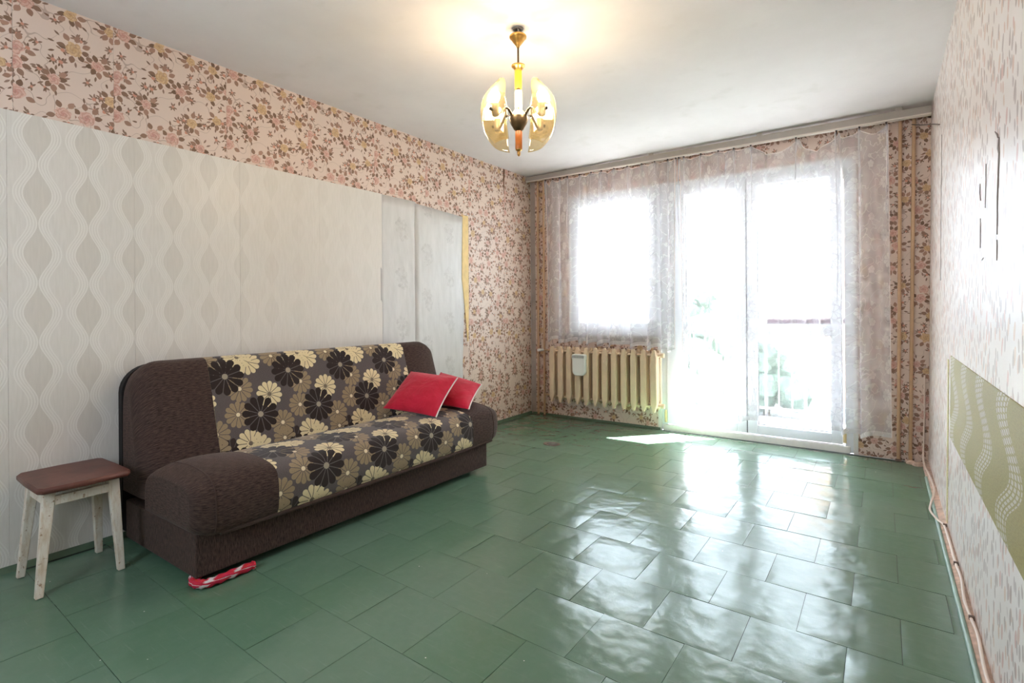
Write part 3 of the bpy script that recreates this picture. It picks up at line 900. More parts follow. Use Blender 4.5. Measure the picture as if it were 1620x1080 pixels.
# apartment block far right behind the railing
bx, by = -5.35, 46.0
bld = tag(empty('apartment_building', (bx + 10, by + 6, -6)), 'peach rendered apartment block beyond the balcony railing', 'building')
adopt(MB().box(bx, bx + 22, by, by + 12, -6, 14).build('wall', M['facade']), bld)
adopt(MB().box(bx - 0.3, bx + 22.3, by - 0.3, by + 12.3, 14, 14.5).build('roof', M['render_wall']), bld)
wproto = None
for i in range(6):
    for j in range(6):
        if wproto is None:
            wproto = MB().box(-0.7, 0.7, -0.06, 0.06, -0.7, 0.7).build('window', M['facade_glass']); o = wproto
        else:
            o = wproto.copy(); COL.objects.link(o)
        o.location = (bx + 4.6 + i * 3.2, by, -3.6 + j * 3.0)
        adopt(o, bld)
def tree(x, y, h, r, label, seed):
    rng = random.Random(seed)
    t = tag(empty('tree', (x, y, -6)), label, 'tree', 'trees beyond the balcony')
    adopt(MB().tube([(x, y, -6), (x + 0.1, y, -6 + h * 0.5)], [0.22, 0.14], 8).build('trunk', M['bark']), t)
    bm = bmesh.new()
    for k in range(26):
        a = rng.uniform(0, 2 * PI); rr = rng.uniform(0, r * 0.75); zz = rng.uniform(0.25, 0.92)
        s = r * 0.42 * (1.25 - zz)
        mt = Matrix.Translation((x + rr * (1.2 - zz) * math.cos(a), y + rr * (1.2 - zz) * math.sin(a), -6 + h * zz))
        bmesh.ops.create_icosphere(bm, subdivisions=2, radius=s, matrix=mt)
    for v in bm.verts:
        v.co += Vector((rng.uniform(-1, 1), rng.uniform(-1, 1), rng.uniform(-1, 1))) * r * 0.05
    me = bpy.data.meshes.new('crown'); bm.to_mesh(me); bm.free(); me.materials.append(M['leaf'])
    o = bpy.data.objects.new('crown', me); COL.objects.link(o); adopt(o, t)
tree(-9.0, 33.0, 8.6, 2.6, 'dark conical tree seen through the left door pane', 1)
tree(-6.3, 38.0, 5.0, 2.6, 'low green tree left of the peach building', 2)
tree(-22.5, 36.0, 9.0, 3.4, 'tree behind the lace of the window over the radiator', 3)

# ------------------------------------------------------------------ pipes, rail, radiator
def pipe(x_top, x_bot, y, label, group, collar=None):
    p_ = tag(empty('heating_pipe', (x_bot, y, 0)), label, 'pipe', group)
    b = MB(); b.tube([(x_bot, y, 0.0), (x_bot * 0.5 + x_top * 0.5, y, 1.25), (x_top, y, H)], 0.0115, 12)
    adopt(b.build('tube', M['pipe'], smooth=True), p_)
    b = MB(); b.lathe([(0.02, 0), (0.02, 0.008), (0.013, 0.014)], (x_bot, y, 0.0), 12)
    adopt(b.build('floor_collar', M['rust'], smooth=True), p_)
    return p_
GP = 'vertical heating pipes'
pipe(-2.945, -2.955, 4.665, 'beige heating pipe in the left corner, nearer the sofa wall', GP)
pp = pipe(-2.875, -2.88, 4.665, 'beige heating pipe in the left corner, beside the curtain edge', GP)
pipe(0.112, 0.085, 4.672, 'beige heating pipe right of the door, nearer the curtain', GP)
pipe(0.190, 0.153, 4.672, 'beige heating pipe right of the door, nearer the corner', GP)
b = MB(); b.tube([(-2.88, 4.645, 0.684), (-2.895, 4.61, 0.684), (-2.905, 4.585, 0.684)], [0.013, 0.016, 0.014], 12)
o = adopt(b.build('valve_knob', M['whiteplastic'], smooth=True), pp); tag(o, 'white valve knob')
b = MB(); b.tube([(-2.88, 4.665, 0.684), (-2.82, 4.645, 0.684), (-2.775, 4.62, 0.684)], 0.010, 10)
adopt(b.build('branch_pipe', M['pipe'], smooth=True), pp)
b = MB(); b.tube([(-2.88, 4.665, 0.225), (-2.82, 4.645, 0.225), (-2.775, 4.62, 0.225)], 0.010, 10)
adopt(b.build('branch_pipe', M['pipe'], smooth=True), pp)
b = MB(); b.tube([(0.176, 4.652, 2.383), (0.215, 4.40, 2.30), (0.262, 4.06, 2.20), (0.272, 3.88, 2.145)], 0.0035, 6)
tag(b.build('metal_rod', M['rust'], smooth=True), 'thin rusty rod from the corner pipe to the right wall', 'rod')

rail = tag(empty('curtain_rail', (-1.4, 4.62, H)), 'long beige curtain rail under the ceiling', 'curtain rail')
xa, xb, ya, yb = XL + 0.003, 0.28, 4.622, 4.568
b = MB(); b.hexa([(xa, ya, 2.447), (xb, yb, 2.420), (xb, yb + 0.045, 2.420), (xa, ya + 0.02, 2.447), (xa, ya, 2.492), (xb, yb, 2.472), (xb, yb + 0.045, 2.472), (xa, ya + 0.02, 2.492)])
adopt(b.build('rail_front', M['rail'], bevel=0.002), rail)
b = MB(); b.hexa([(xa, ya - 0.007, 2.438), (xb, yb - 0.007, 2.411), (xb, yb + 0.045, 2.411), (xa, ya + 0.02, 2.438), (xa, ya - 0.007, 2.447), (xb, yb - 0.007, 2.420), (xb, yb + 0.045, 2.420), (xa, ya + 0.02, 2.447)])
adopt(b.build('rail_lip', M['raillip']), rail)
for x in (-2.6, -1.7, -0.8, 0.1):
    f = (x - xa) / (xb - xa)
    adopt(MB().box(x - 0.02, x + 0.02, ya + (yb - ya) * f + 0.008, ya + (yb - ya) * f + 0.018, 2.465, H).build('bracket', M['rail']), rail)
def rail_z(x): return 2.438 - 0.027 * (x - xa) / (xb - xa)
def rail_y(x): return ya + (yb - ya) * (x - xa) / (xb - xa)

rad = tag(empty('radiator', (-2.2, 4.62, 0.17)), 'beige cast iron radiator with twelve ribs under the window', 'radiator')
def rib_mesh():
    b = MB()
    def col(y0, y1, w, z0, z1):
        hw = w / 2
        out = [(-hw * 0.25, z0), (hw * 0.25, z0), (hw * 0.75, z0 + 0.045), (hw, z0 + 0.07), (hw, z1 - 0.07), (hw * 0.75, z1 - 0.045), (hw * 0.55, z1 - 0.012), (hw * 0.2, z1), (-hw * 0.2, z1), (-hw * 0.55, z1 - 0.012), (-hw * 0.75, z1 - 0.045), (-hw, z1 - 0.07), (-hw, z0 + 0.07), (-hw * 0.75, z0 + 0.045)]
        ym = 0.008
        rings = [[(x * 0.8, y0, z) for x, z in out], [(x, y0 + ym, z) for x, z in out], [(x, y1 - ym, z) for x, z in out], [(x * 0.8, y1, z) for x, z in out]]
        b.grid(rings, close_v=True)
        b.ngon(rings[0]); b.ngon(rings[-1][::-1])
    col(-0.075, -0.035, 0.058, 0.0, 0.556)
    col(-0.018, 0.018, 0.052, 0.03, 0.53)
    col(0.035, 0.07, 0.058, 0.01, 0.55)
    for z in (0.052, 0.505):
        pts = []
        for k in range(10):
            a = 2 * PI * k / 10
            pts.append([(x, 0.0 + 0.055 * math.cos(a) * r, z + 0.021 * math.sin(a) * r) for x, r in ((-0.046, 0.55), (-0.024, 0.55), (-0.022, 1.0), (0.022, 1.0), (0.024, 0.55), (0.046, 0.55))])
        b.grid(pts, close_u=True)
    return b
rib = None
for k in range(12):
    if rib is None:
        rib = rib_mesh().build('rib', M['radiator']); o = rib
    else:
        o = rib.copy(); COL.objects.link(o)
    o.location = (-2.722 + k * 0.0957, 4.618, 0.176)
    adopt(o, rad)
for z in (0.228, 0.681):
    b = MB(); b.tube([(-1.669 + 0.045, 4.618, z), (-1.669 + 0.072, 4.618, z)], 0.021, 12)
    adopt(b.build('end_plug', M['radiator'], smooth=True), rad)
b = MB(); b.tube([(-2.147, 4.53, 0.602), (-2.147, 4.565, 0.602)], 0.012, 10)
adopt(b.build('clamp_bolt', M['radiator'], smooth=True), rad)
hm = tag(empty('humidifier', (-2.39, 4.52, 0.46)), 'white plastic water humidifier hung on the radiator ribs', 'humidifier')
def rrect(x0, x1, z0, z1, rt, rb, n=5):
    pts = []
    for (cx, cz, r, a0) in ((x1 - rb, z0 + rb, rb, -PI / 2), (x1 - rt, z1 - rt, rt, 0), (x0 + rt, z1 - rt, rt, PI / 2), (x0 + rb, z0 + rb, rb, PI)):
        for k in range(n + 1):
            a = a0 + k * PI / 2 / n
            pts.append((cx + r * math.cos(a), cz + r * math.sin(a)))
    return pts
def slab(outline, y0, y1, r=0.006):
    b = MB()
    cx = sum(p_[0] for p_ in outline) / len(outline); cz = sum(p_[1] for p_ in outline) / len(outline)
    sh = lambda k: [(cx + (x - cx) * k, cz + (z - cz) * k) for x, z in outline]
    rings = [[(x, y0, z) for x, z in sh(0.90)], [(x, y0 + r, z) for x, z in outline], [(x, y1, z) for x, z in outline]]
    b.grid(rings, close_v=True)
    b.ngon(rings[0]); b.ngon(rings[-1][::-1])
    return b
adopt(slab(rrect(-2.462, -2.327, 0.462, 0.625, 0.006, 0.045), 4.498, 4.538).build('tank', M['whiteplastic'], smooth=True), hm)
adopt(slab(rrect(-2.466, -2.323, 0.618, 0.668, 0.016, 0.006), 4.494, 4.538).build('lid', M['whiteplastic'], smooth=True), hm)
for k in range(8):
    adopt(MB().box(-2.452 + k * 0.0155, -2.445 + k * 0.0155, 4.4915, 4.4945, 0.632, 0.656).build('slot', M['seal']), hm)

# ------------------------------------------------------------------ curtains
def curtain(name, label, x0, x1, hooks, zbot, folds, seed, nx=170, nz=46, dense=None):
    rng = random.Random(seed)
    root = tag(empty(name, ((x0 + x1) / 2, 4.60, zbot(0.5))), label, 'curtain', 'sheer lace curtains')
    ph = [rng.uniform(0, 6.28) for _ in range(6)]
    rows = []; uvs = []
    for i in range(nx + 1):
        u = i / nx
        colp = []; cu = []
        # sag between neighbouring hooks
        X = x0 + (x1 - x0) * u
        hs = sorted(hooks, key=lambda h: h[0])
        sag = 0.0
        for (ha, hb) in zip(hs, hs[1:]):
            if ha[0] <= X <= hb[0]:
                q = (X - ha[0]) / max(1e-6, hb[0] - ha[0])
                sag = hb[1] * (1 - abs(2 * q - 1) ** 1.6)
        zt = rail_z(X) - 0.016 - sag
        phase = 2 * PI * folds * (u + 0.035 * math.sin(2 * PI * u * 2 + ph[0]) + 0.02 * math.sin(2 * PI * u * 5 + ph[1]))
        zb = zbot(u) + 0.022 * math.cos(phase + 0.7)
        for j in range(nz + 1):
            v = j / nz
            z = zb + (zt - zb) * v
            a = 0.010 + 0.026 * (1 - v) ** 0.7
            yy = rail_y(X) + 0.014 + a * math.sin(phase + 0.5 * math.sin(3 * v + ph[2])) + 0.008 * (1 - v) * math.sin(phase * 2.3 + ph[3])
            xx = X + 0.050 * (0.45 + 0.55 * (1 - v)) * math.sin(phase + 1.3) * (0.6 + 0.4 * math.sin(phase * 0.37 + ph[4]))
            if dense:
                for (c, w, s) in dense:
                    xx += (c - xx) * s * math.exp(-((xx - c) / w) ** 2) * (1 - 0.6 * v)
            yy = min(yy, 4.664)
            colp.append((xx, yy, z)); cu.append((u * (x1 - x0) * 1.9, z - zb))
        rows.append(colp); uvs.append(cu)
    b = MB(); b.grid(rows, uvs)
    cloth = adopt(b.build('cloth', M['sheer'], smooth=True), root)
    cloth.data.set_sharp_from_angle(angle=3.0)
    # stitched edges
    b = MB(); b.tube([(r[-1][0], r[-1][1], r[-1][2]) for r in rows], 0.0032, 5)
    adopt(b.build('heading_tape', M['piping'], smooth=True), root)
    for r in (rows[0], rows[-1]):
        b = MB(); b.tube([r[q] for q in range(0, len(r), 2)], 0.0028, 5)
        adopt(b.build('side_hem', M['piping'], smooth=True), root)
    for (hx, s) in hooks:
        ln = rng.uniform(0.35, 0.8) * (zt - zbot(0.5)) * 0.8
        zt_ = rail_z(hx) - 0.018
        yy_ = rail_y(hx) + 0.008
        b = MB(); b.tube([(hx + 0.006 * math.sin(q * 0.9 + hx * 7), yy_, zt_ - ln * q / 6) for q in range(7)], [0.0075 - 0.0009 * q for q in range(7)], 6, cap=False)
        adopt(b.build('pleat', M['sheer'], smooth=True), root)
    hk = None
    for (hx, s) in hooks:
        if hk is None:
            bb = MB(); bb.box(-0.004, 0.004, -0.004, 0.004, -0.022, 0.004); bb.box(-0.006, 0.006, -0.006, 0.006, 0.0, 0.006)
            hk = bb.build('hook', M['hook']); o = hk
        else:
            o = hk.copy(); COL.objects.link(o)
        o.location = (hx, rail_y(hx) + 0.014, rail_z(hx) - 0.007)
        adopt(o, root)
    return root
hL = [(-2.83, 0.0), (-2.742, .05), (-2.66, .03), (-2.571, .02), (-2.433, .02), (-2.305, .015), (-2.196, .012), (-2.065, .02), (-1.931, .018), (-1.791, .018), (-1.669, .014), (-1.549, .012), (-1.478, .01)]
curtain('curtain', 'short sheer lace curtain ending above the radiator', -2.83, -1.475, hL, lambda u: 0.785 - 0.055 * u, 9.5, 3, dense=[(-1.50, 0.10, 0.5)])
hR = [(-1.452, 0.0), (-1.407, .02), (-1.262, .02), (-1.118, .015), (-0.995, .012), (-0.865, .012), (-0.540, .085), (-0.274, .115), (-0.131, .05), (0.029, .055)]
curtain('curtain', 'long sheer lace curtain hanging over the balcony door', -1.455, 0.033, hR, lambda u: 0.19 - 0.03 * u, 9.0, 11, nz=70, dense=[(-1.10, 0.09, 0.5), (-0.24, 0.07, 0.45)])

# ------------------------------------------------------------------ sofa
sofa = tag(empty('sofa_bed', (-2.6, 1.95, 0)), 'brown sofa bed with daisy print seat and back against left wall', 'sofa')
def resample(poly, n):
    P_ = [Vector((x, 0, z)) for x, z in poly]
    d = [0]
    for a, b_ in zip(P_, P_[1:]): d.append(d[-1] + (b_ - a).length)
    out = []; L = d[-1]
    for k in range(n + 1):
        t = L * k / n
        i = 0
        while i < len(d) - 2 and d[i + 1] < t: i += 1
        q = (t - d[i]) / max(1e-9, d[i + 1] - d[i])
        p_ = P_[i].lerp(P_[i + 1], q)
        out.append((p_.x, p_.z, t))
    return out
def smooth_poly(poly, it=2):
    for _ in range(it):
        q = [poly[0]]
        for a, b_ in zip(poly, poly[1:]):
            q.append((a[0] * .75 + b_[0] * .25, a[1] * .75 + b_[1] * .25))
            q.append((a[0] * .25 + b_[0] * .75, a[1] * .25 + b_[1] * .75))
        q.append(poly[-1]); poly = q
    return poly
seat_poly = smooth_poly([(-2.225, 0.200), (-2.195, 0.205), (-2.180, 0.25), (-2.178, 0.34), (-2.195, 0.405), (-2.26, 0.430), (-2.38, 0.442), (-2.50, 0.438), (-2.60, 0.425), (-2.66, 0.385), (-2.675, 0.30), (-2.675, 0.20)])
back_poly = smooth_poly([(-2.66, 0.26), (-2.70, 0.34), (-2.735, 0.45), (-2.79, 0.65), (-2.835, 0.80), (-2.85, 0.848), (-2.885, 0.866), (-2.93, 0.866), (-2.965, 0.845), (-2.985, 0.79), (-2.99, 0.60), (-2.99, 0.26)])
def loft(poly, ys, inset, n=44, u0=1.748, v0=0.0, lift=None, uv_scale=1.0):
    """profile in XZ swept along Y; inset(y) shrinks the profile, lift(y) raises it"""
    pr = resample(poly, n)
    cx = sum(p_[0] for p_ in pr) / len(pr); cz = sum(p_[1] for p_ in pr) / len(pr)
    rows = []; uvs = []
    for y in ys:
        k = inset(y); l = lift(y) if lift else 0.0
        r = []
        for x, z, s in pr:
            zz = cz + (z - cz) * k[1]
            zz += l * max(0.0, (z - cz)) / 0.12
            r.append((cx + (x - cx) * k[0], y, zz))
        rows.append(r); uvs.append([(y - u0, v0 + s) for x, z, s in pr])
    b = MB(); b.grid(rows, uvs)
    # close the ends and the underside
    for r, uvr in ((rows[0], uvs[0]), (rows[-1], uvs[-1])):
        b.ngon(r, [(p_[0], p_[2]) for p_ in r])
    b.grid([[r[0] for r in rows], [r[-1] for r in rows]])
    return b
def ease(y, y_end, R, kx, kz):
    d = abs(y - y_end)
    if d >= R: return (1, 1)
    q = 1 - math.sqrt(max(0, 1 - (1 - d / R) ** 2))
    return (1 - kx * q, 1 - kz * q)
def yr(a, b_, n): return [a + (b_ - a) * i / n for i in range(n + 1)]
SEAT0, SEAT1, S0, S1 = 0.952, 2.952, 1.303, 2.650
BK0, BK1, B0, B1 = 0.978, 2.985, 1.313, 2.662
adopt(loft(seat_poly, yr(S0, S1, 40), lambda y: (1, 1), v0=-0.412, lift=lambda y: -0.004 * math.sin(PI * (y - S0) / (S1 - S0))).build('seat_cushion', M['floral'], smooth=True), sofa)
def endys(e, s): # dense sampling near the rounded end
    return [e + (s - e) * (1 - math.cos(PI / 2 * k / 18)) for k in range(19)]
adopt(loft(seat_poly, endys(SEAT0, S0 - 0.001), lambda y: ease(y, SEAT0, 0.12, 0.16, 0.36), lift=lambda y: 0.030 * math.sin(PI * min(1, (y - SEAT0) / (S0 - SEAT0)))).build('seat_end', M['brown'], smooth=True), sofa)
adopt(loft(seat_poly, endys(SEAT1, S1 + 0.001), lambda y: ease(y, SEAT1, 0.12, 0.16, 0.36), lift=lambda y: 0.030 * math.sin(PI * min(1, (SEAT1 - y) / (SEAT1 - S1)))).build('seat_end', M['brown'], smooth=True), sofa)
backrest = adopt(loft(back_poly, yr(B0, B1, 40), lambda y: (1, 1), v0=-0.53).build('backrest', M['floral'], smooth=True), sofa)
def back_end(y_out, y_in):
    pr = resample(back_poly, 44)
    rows = []; uvs = []
    sgn = 1 if y_in > y_out else -1
    for y in endys(y_out, y_in):
        d = abs(y - y_out)
        R = 0.135
        q = 0 if d > R else 1 - math.sqrt(max(0, 1 - (1 - d / R) ** 2))
        top = 0.866 - 0.15 * q
        kx = 1 - (0.45 * (1 - math.sqrt(max(0, 1 - (1 - d / 0.06) ** 2))) if d < 0.06 else 0)
        r = []
        for x, z, s in pr:
            zz = 0.26 + (z - 0.26) * (top - 0.26) / (0.866 - 0.26)
            bul = 0.018 * math.sin(PI * min(1, d / abs(y_in - y_out))) if x > -2.86 else 0
            xm = -2.90
            r.append((xm + (x - xm) * kx + bul, y, zz))
        rows.append(r); uvs.append([(y, s) for x, z, s in pr])
    b = MB(); b.grid(rows, uvs)
    b.ngon(rows[0], [(p_[0], p_[2]) for p_ in rows[0]]); b.ngon(rows[-1], [(p_[0], p_[2]) for p_ in rows[-1]])
    b.grid([[r[0] for r in rows], [r[-1] for r in rows]])
    return b
adopt(back_end(BK0, B0 - 0.001).build('back_end', M['brown'], smooth=True), sofa)
adopt(back_end(BK1, B1 + 0.001).build('back_end', M['brown'], smooth=True), sofa)
bp = [(y, z) for y, z in rrect(0.985, 2.96, 0.045, 0.845, 0.13, 0.03, 8)]
b = MB()
b.grid([[(-2.988, y, z) for y, z in bp], [(-3.028, y, z) for y, z in bp]], close_v=True)
b.ngon([(-2.988, y, z) for y, z in bp]); b.ngon([(-3.028, y, z) for y, z in bp][::-1])
adopt(b.build('back_board', M['backing']), sofa)
b = MB(); b.hexa([(-2.95, 0.985, 0.036), (-2.244, 0.985, 0.036), (-2.222, 2.845, 0.036), (-2.95, 2.845, 0.036), (-2.95, 0.985, 0.215), (-2.244, 0.985, 0.215), (-2.222, 2.845, 0.215), (-2.95, 2.845, 0.215)])
for i, fu in enumerate(b.uv):
    pts = [b.v[k] for k in b.f[i]]
    b.uv[i] = [((p_[2], p_[0] + p_[1]) if i > 1 else (p_[0], p_[1])) for p_ in pts]
adopt(b.build('base', M['brown'], bevel=0.008), sofa)
for (x, y) in ((-2.34, 1.07), (-2.34, 2.74), (-2.86, 1.07), (-2.86, 2.74)):
    adopt(MB().box(x - 0.03, x + 0.03, y - 0.03, y + 0.03, 0.0, 0.037).build('foot', M['backing']), sofa)
def seam(y, k, l):
    pr = resample(seat_poly, 44)
    cx = sum(p_[0] for p_ in pr) / len(pr); cz = sum(p_[1] for p_ in pr) / len(pr)
    path = []
    for x, z, q in pr[2:38]:
        zz = cz + (z - cz) * k[1] + l * max(0.0, z - cz) / 0.12
        path.append((cx + (x - cx) * k[0], y, zz))
    return MB().tube(path, 0.0035, 6)
for e, si in ((SEAT0, 1), (SEAT1, -1)):
    y = e + si * 0.085
    frac = 0.085 / abs((S0 - SEAT0) if si > 0 else (SEAT1 - S1))
    adopt(seam(y, ease(y, e, 0.12, 0.16, 0.36), 0.030 * math.sin(PI * frac)).build('seam', M['brown'], smooth=True), sofa)
# seat underside lip
b = MB(); b.tube([(-2.205, S0 - 0.24, 0.207), (-2.196, 1.5, 0.204), (-2.196, 2.4, 0.204), (-2.205, S1 + 0.22, 0.207)], 0.011, 8)
adopt(b.build('seat_piping', M['brown'], smooth=True), sofa)

# ------------------------------------------------------------------ cushions
def pillow(A, B, C, D, thick, label, seed):
    """A bottom-left, B bottom-right, C top-right, D top-left"""
    A, B, C, D = map(Vector, (A, B, C, D))
    nrm = (B - A).cross(D - A).normalized()
    rng = random.Random(seed)
    root = tag(empty('throw_pillow', ((A + B) / 2)), label, 'pillow', 'red cushions on the sofa')
    n = 28
    def pt(u, v, side):
        # pinched corners
        e = 0.055
        uu = u; vv = v
        pu = 1 - e * (1 - (2 * v - 1) ** 2) ; pv = 1 - e * (1 - (2 * u - 1) ** 2)
        uu = 0.5 + (u - 0.5) * pu; vv = 0.5 + (v - 0.5) * pv
        q = A.lerp(B, uu).lerp(D.lerp(C, uu), vv)
        w = (max(0, 1 - abs(2 * u - 1) ** 2.4) ** 0.55) * (max(0, 1 - abs(2 * v - 1) ** 2.4) ** 0.55)
        wr_ = 0.0035 * math.sin(26 * u + 9 * v + seed) * (abs(2 * u - 1) ** 3) + 0.003 * math.sin(24 * v + seed * 2) * abs(2 * v - 1) ** 2
        return q + nrm * side * (thick * w * 0.5 + wr_ * w)
    b = MB()
    for side in (1, -1):
        b.grid([[pt(i / n, j / n, side) for j in range(n + 1)] for i in range(n + 1)])
    adopt(b.build('cover', M['red'], smooth=True, merge=True), root)
    edge = [pt(1, j / n, 1) for j in range(n + 1)]
    bb = MB(); bb.tube([p_ + (B - A).normalized() * 0.003 for p_ in edge], 0.0048, 6)
    o = adopt(bb.build('piping', M['piping'], smooth=True), root)
    tag(o, 'white ruffled edge')
    return root
pillow((-2.665, 2.315, 0.468), (-2.250, 2.372, 0.447), (-2.32, 2.655, 0.652), (-2.735, 2.635, 0.672), 0.12, 'larger red cushion with white edge, leaning in front of the other', 1)
pillow((-2.62, 2.575, 0.480), (-2.225, 2.655, 0.452), (-2.33, 2.925, 0.575), (-2.70, 2.905, 0.640), 0.10, 'red cushion half hidden behind the larger one by the sofa arm', 2)

# rolled rag under the sofa corner
b = MB()
path = [(-2.325, 1.035, 0.018), (-2.30, 1.000, 0.02), (-2.262, 0.985, 0.02), (-2.232, 0.990, 0.02), (-2.212, 1.012, 0.02), (-2.208, 1.06, 0.02), (-2.209, 1.12, 0.02), (-2.208, 1.19, 0.02), (-2.206, 1.205, 0.02)]
sm = []
for k in range(len(path) - 1):
    for q in range(6):
        sm.append(tuple(a + (c - a) * q / 6 for a, c in zip(path[k], path[k + 1])))
sm.append(path[-1])
b.tube(sm, [0.0165 + 0.0025 * math.sin(i * 1.3) for i in range(len(sm))], 12)
tag(b.build('rolled_rag', M['rag'], smooth=True), 'twisted red and white rag under the front sofa corner', 'rag')

# ------------------------------------------------------------------ stool
stool = tag(empty('stool', (-2.82, 0.745, 0)), 'small wooden stool with brown seat and worn white legs', 'stool')
ST = 0.424
out = [(-3.012, 0.622), (-2.985, 0.607), (-2.84, 0.600), (-2.675, 0.600), (-2.652, 0.614), (-2.645, 0.75), (-2.655, 0.900), (-2.68, 0.914), (-2.84, 0.916), (-2.995, 0.912), (-3.014, 0.898), (-3.022, 0.76)]
b = MB()
z_ = ST - 0.024
shr = lambda k: [(-2.833 + (x + 2.833) * k, 0.758 + (y - 0.758) * k) for x, y in out]
rings = [[(x, y, z_) for x, y in shr(0.97)], [(x, y, z_ + 0.005) for x, y in out], [(x, y, ST - 0.006) for x, y in out], [(x, y, ST) for x, y in shr(0.965)]]
b.grid(rings, close_v=True); b.ngon(rings[0][::-1]); b.ngon(rings[-1])
adopt(b.build('seat', M['board'], smooth=True), stool)
tops = {}
for (bx_, by_, tx, ty, key) in ((-2.680, 0.607, -2.716, 0.648, 'fl'), (-2.688, 0.879, -2.722, 0.862, 'fr'), (-2.958, 0.612, -2.935, 0.650, 'bl'), (-2.964, 0.884, -2.935, 0.866, 'br')):
    wt, dt, wb_, db = 0.020, 0.015, 0.0125, 0.0125
    b = MB()
    b.hexa([(bx_ - db, by_ - wb_, 0), (bx_ + db, by_ - wb_, 0), (bx_ + db, by_ + wb_, 0), (bx_ - db, by_ + wb_, 0),
            (tx - dt, ty - wt, z_), (tx + dt, ty - wt, z_), (tx + dt, ty + wt, z_), (tx - dt, ty + wt, z_)])
    adopt(b.build('leg', M['worn_white'], bevel=0.003), stool)
    tops[key] = (tx, ty)
def apron(a, c, z0=0.338, z1=0.374, th=0.009):
    a, c = Vector((a[0], a[1], 0)), Vector((c[0], c[1], 0))
    d = (c - a).normalized(); nn = Vector((-d.y, d.x, 0)) * th
    b = MB()
    b.hexa([tuple(q + Vector((0, 0, z))) for z in (z0, z1) for q in (a - nn, c - nn, c + nn, a + nn)])
    adopt(b.build('apron', M['worn_white'], bevel=0.002), stool)
apron((tops['fl'][0] + 0.006, tops['fl'][1] + 0.014), (tops['fr'][0] + 0.006, tops['fr'][1] - 0.016))
apron((tops['bl'][0], tops['bl'][1] + 0.014), (tops['br'][0], tops['br'][1] - 0.016))
apron((tops['fl'][0] - 0.012, tops['fl'][1] - 0.004), (tops['bl'][0] + 0.012, tops['bl'][1] - 0.004))
apron((tops['fr'][0] - 0.012, tops['fr'][1]), (tops['br'][0] + 0.012, tops['br'][1]))

# ------------------------------------------------------------------ chandelier
CX, CY = -1.475, 2.164
ch = tag(empty('chandelier', (CX, CY, H)), 'lit brass chandelier with four curved amber glass shades', 'chandelier')
def lat(name, prof, mat, seg=28, dx=0, dy=0):
    b = MB(); b.lathe(prof, (CX + dx, CY + dy, 0), seg)
    return adopt(b.build(name, M[mat], smooth=True), ch)
lat('ceiling_hole_ring', [(0.027, 2.4995), (0.026, 2.494), (0.017, 2.493), (0.016, 2.4995)], 'steel')
for k in range(4):
    a = k * 1.5 + 0.4
    b = MB(); b.tube([(CX + 0.006 * math.cos(a), CY + 0.006 * math.sin(a), 2.50), (CX + 0.016 * math.cos(a + .6), CY + 0.016 * math.sin(a + .6), 2.482), (CX + 0.010 * math.cos(a + 1), CY + 0.010 * math.sin(a + 1), 2.462)], 0.0028, 6)
    adopt(b.build('wire', M['wires' if k % 2 else 'socket'], smooth=True), ch)
lat('canopy', [(0.0, 2.463), (0.040, 2.464), (0.043, 2.460), (0.042, 2.452), (0.034, 2.446), (0.029, 2.436), (0.016, 2.420), (0.009, 2.412), (0.008, 2.405)], 'brass')
lat('rod', [(0.005, 2.415), (0.005, 2.30)], 'bronze', 12)
lat('upper_cup', [(0.008, 2.322), (0.034, 2.316), (0.034, 2.311), (0.026, 2.306), (0.020, 2.296), (0.0175, 2.290)], 'brass')
lat('upper_column', [(0.0175, 2.294), (0.0185, 2.29), (0.0185, 2.205), (0.017, 2.201)], 'amber_column')
lat('column_joint', [(0.010, 2.203), (0.012, 2.199), (0.012, 2.193), (0.010, 2.189)], 'bronze')
lat('lower_column', [(0.017, 2.191), (0.0185, 2.187), (0.0185, 2.108), (0.0175, 2.104)], 'cream_column')
lat('column_collar', [(0.0165, 2.106), (0.017, 2.100), (0.015, 2.094)], 'brass')
lat('dome', [(0.010, 2.097), (0.018, 2.094), (0.030, 2.082), (0.036, 2.068), (0.037, 2.058), (0.034, 2.056)], 'cream_column')
lat('bowl', [(0.030, 2.060), (0.047, 2.058), (0.047, 2.052), (0.045, 2.040), (0.038, 2.022), (0.030, 2.010), (0.024, 1.998), (0.012, 1.988)], 'bronze')
lat('lower_spindle', [(0.015, 1.990), (0.0175, 1.986), (0.0175, 1.903), (0.016, 1.899)], 'wood_column')
lat('finial', [(0.0165, 1.902), (0.0165, 1.896), (0.008, 1.890), (0.009, 1.882), (0.007, 1.870), (0.001, 1.864)], 'brass')
ang0 = math.atan2(-CY, -CX)
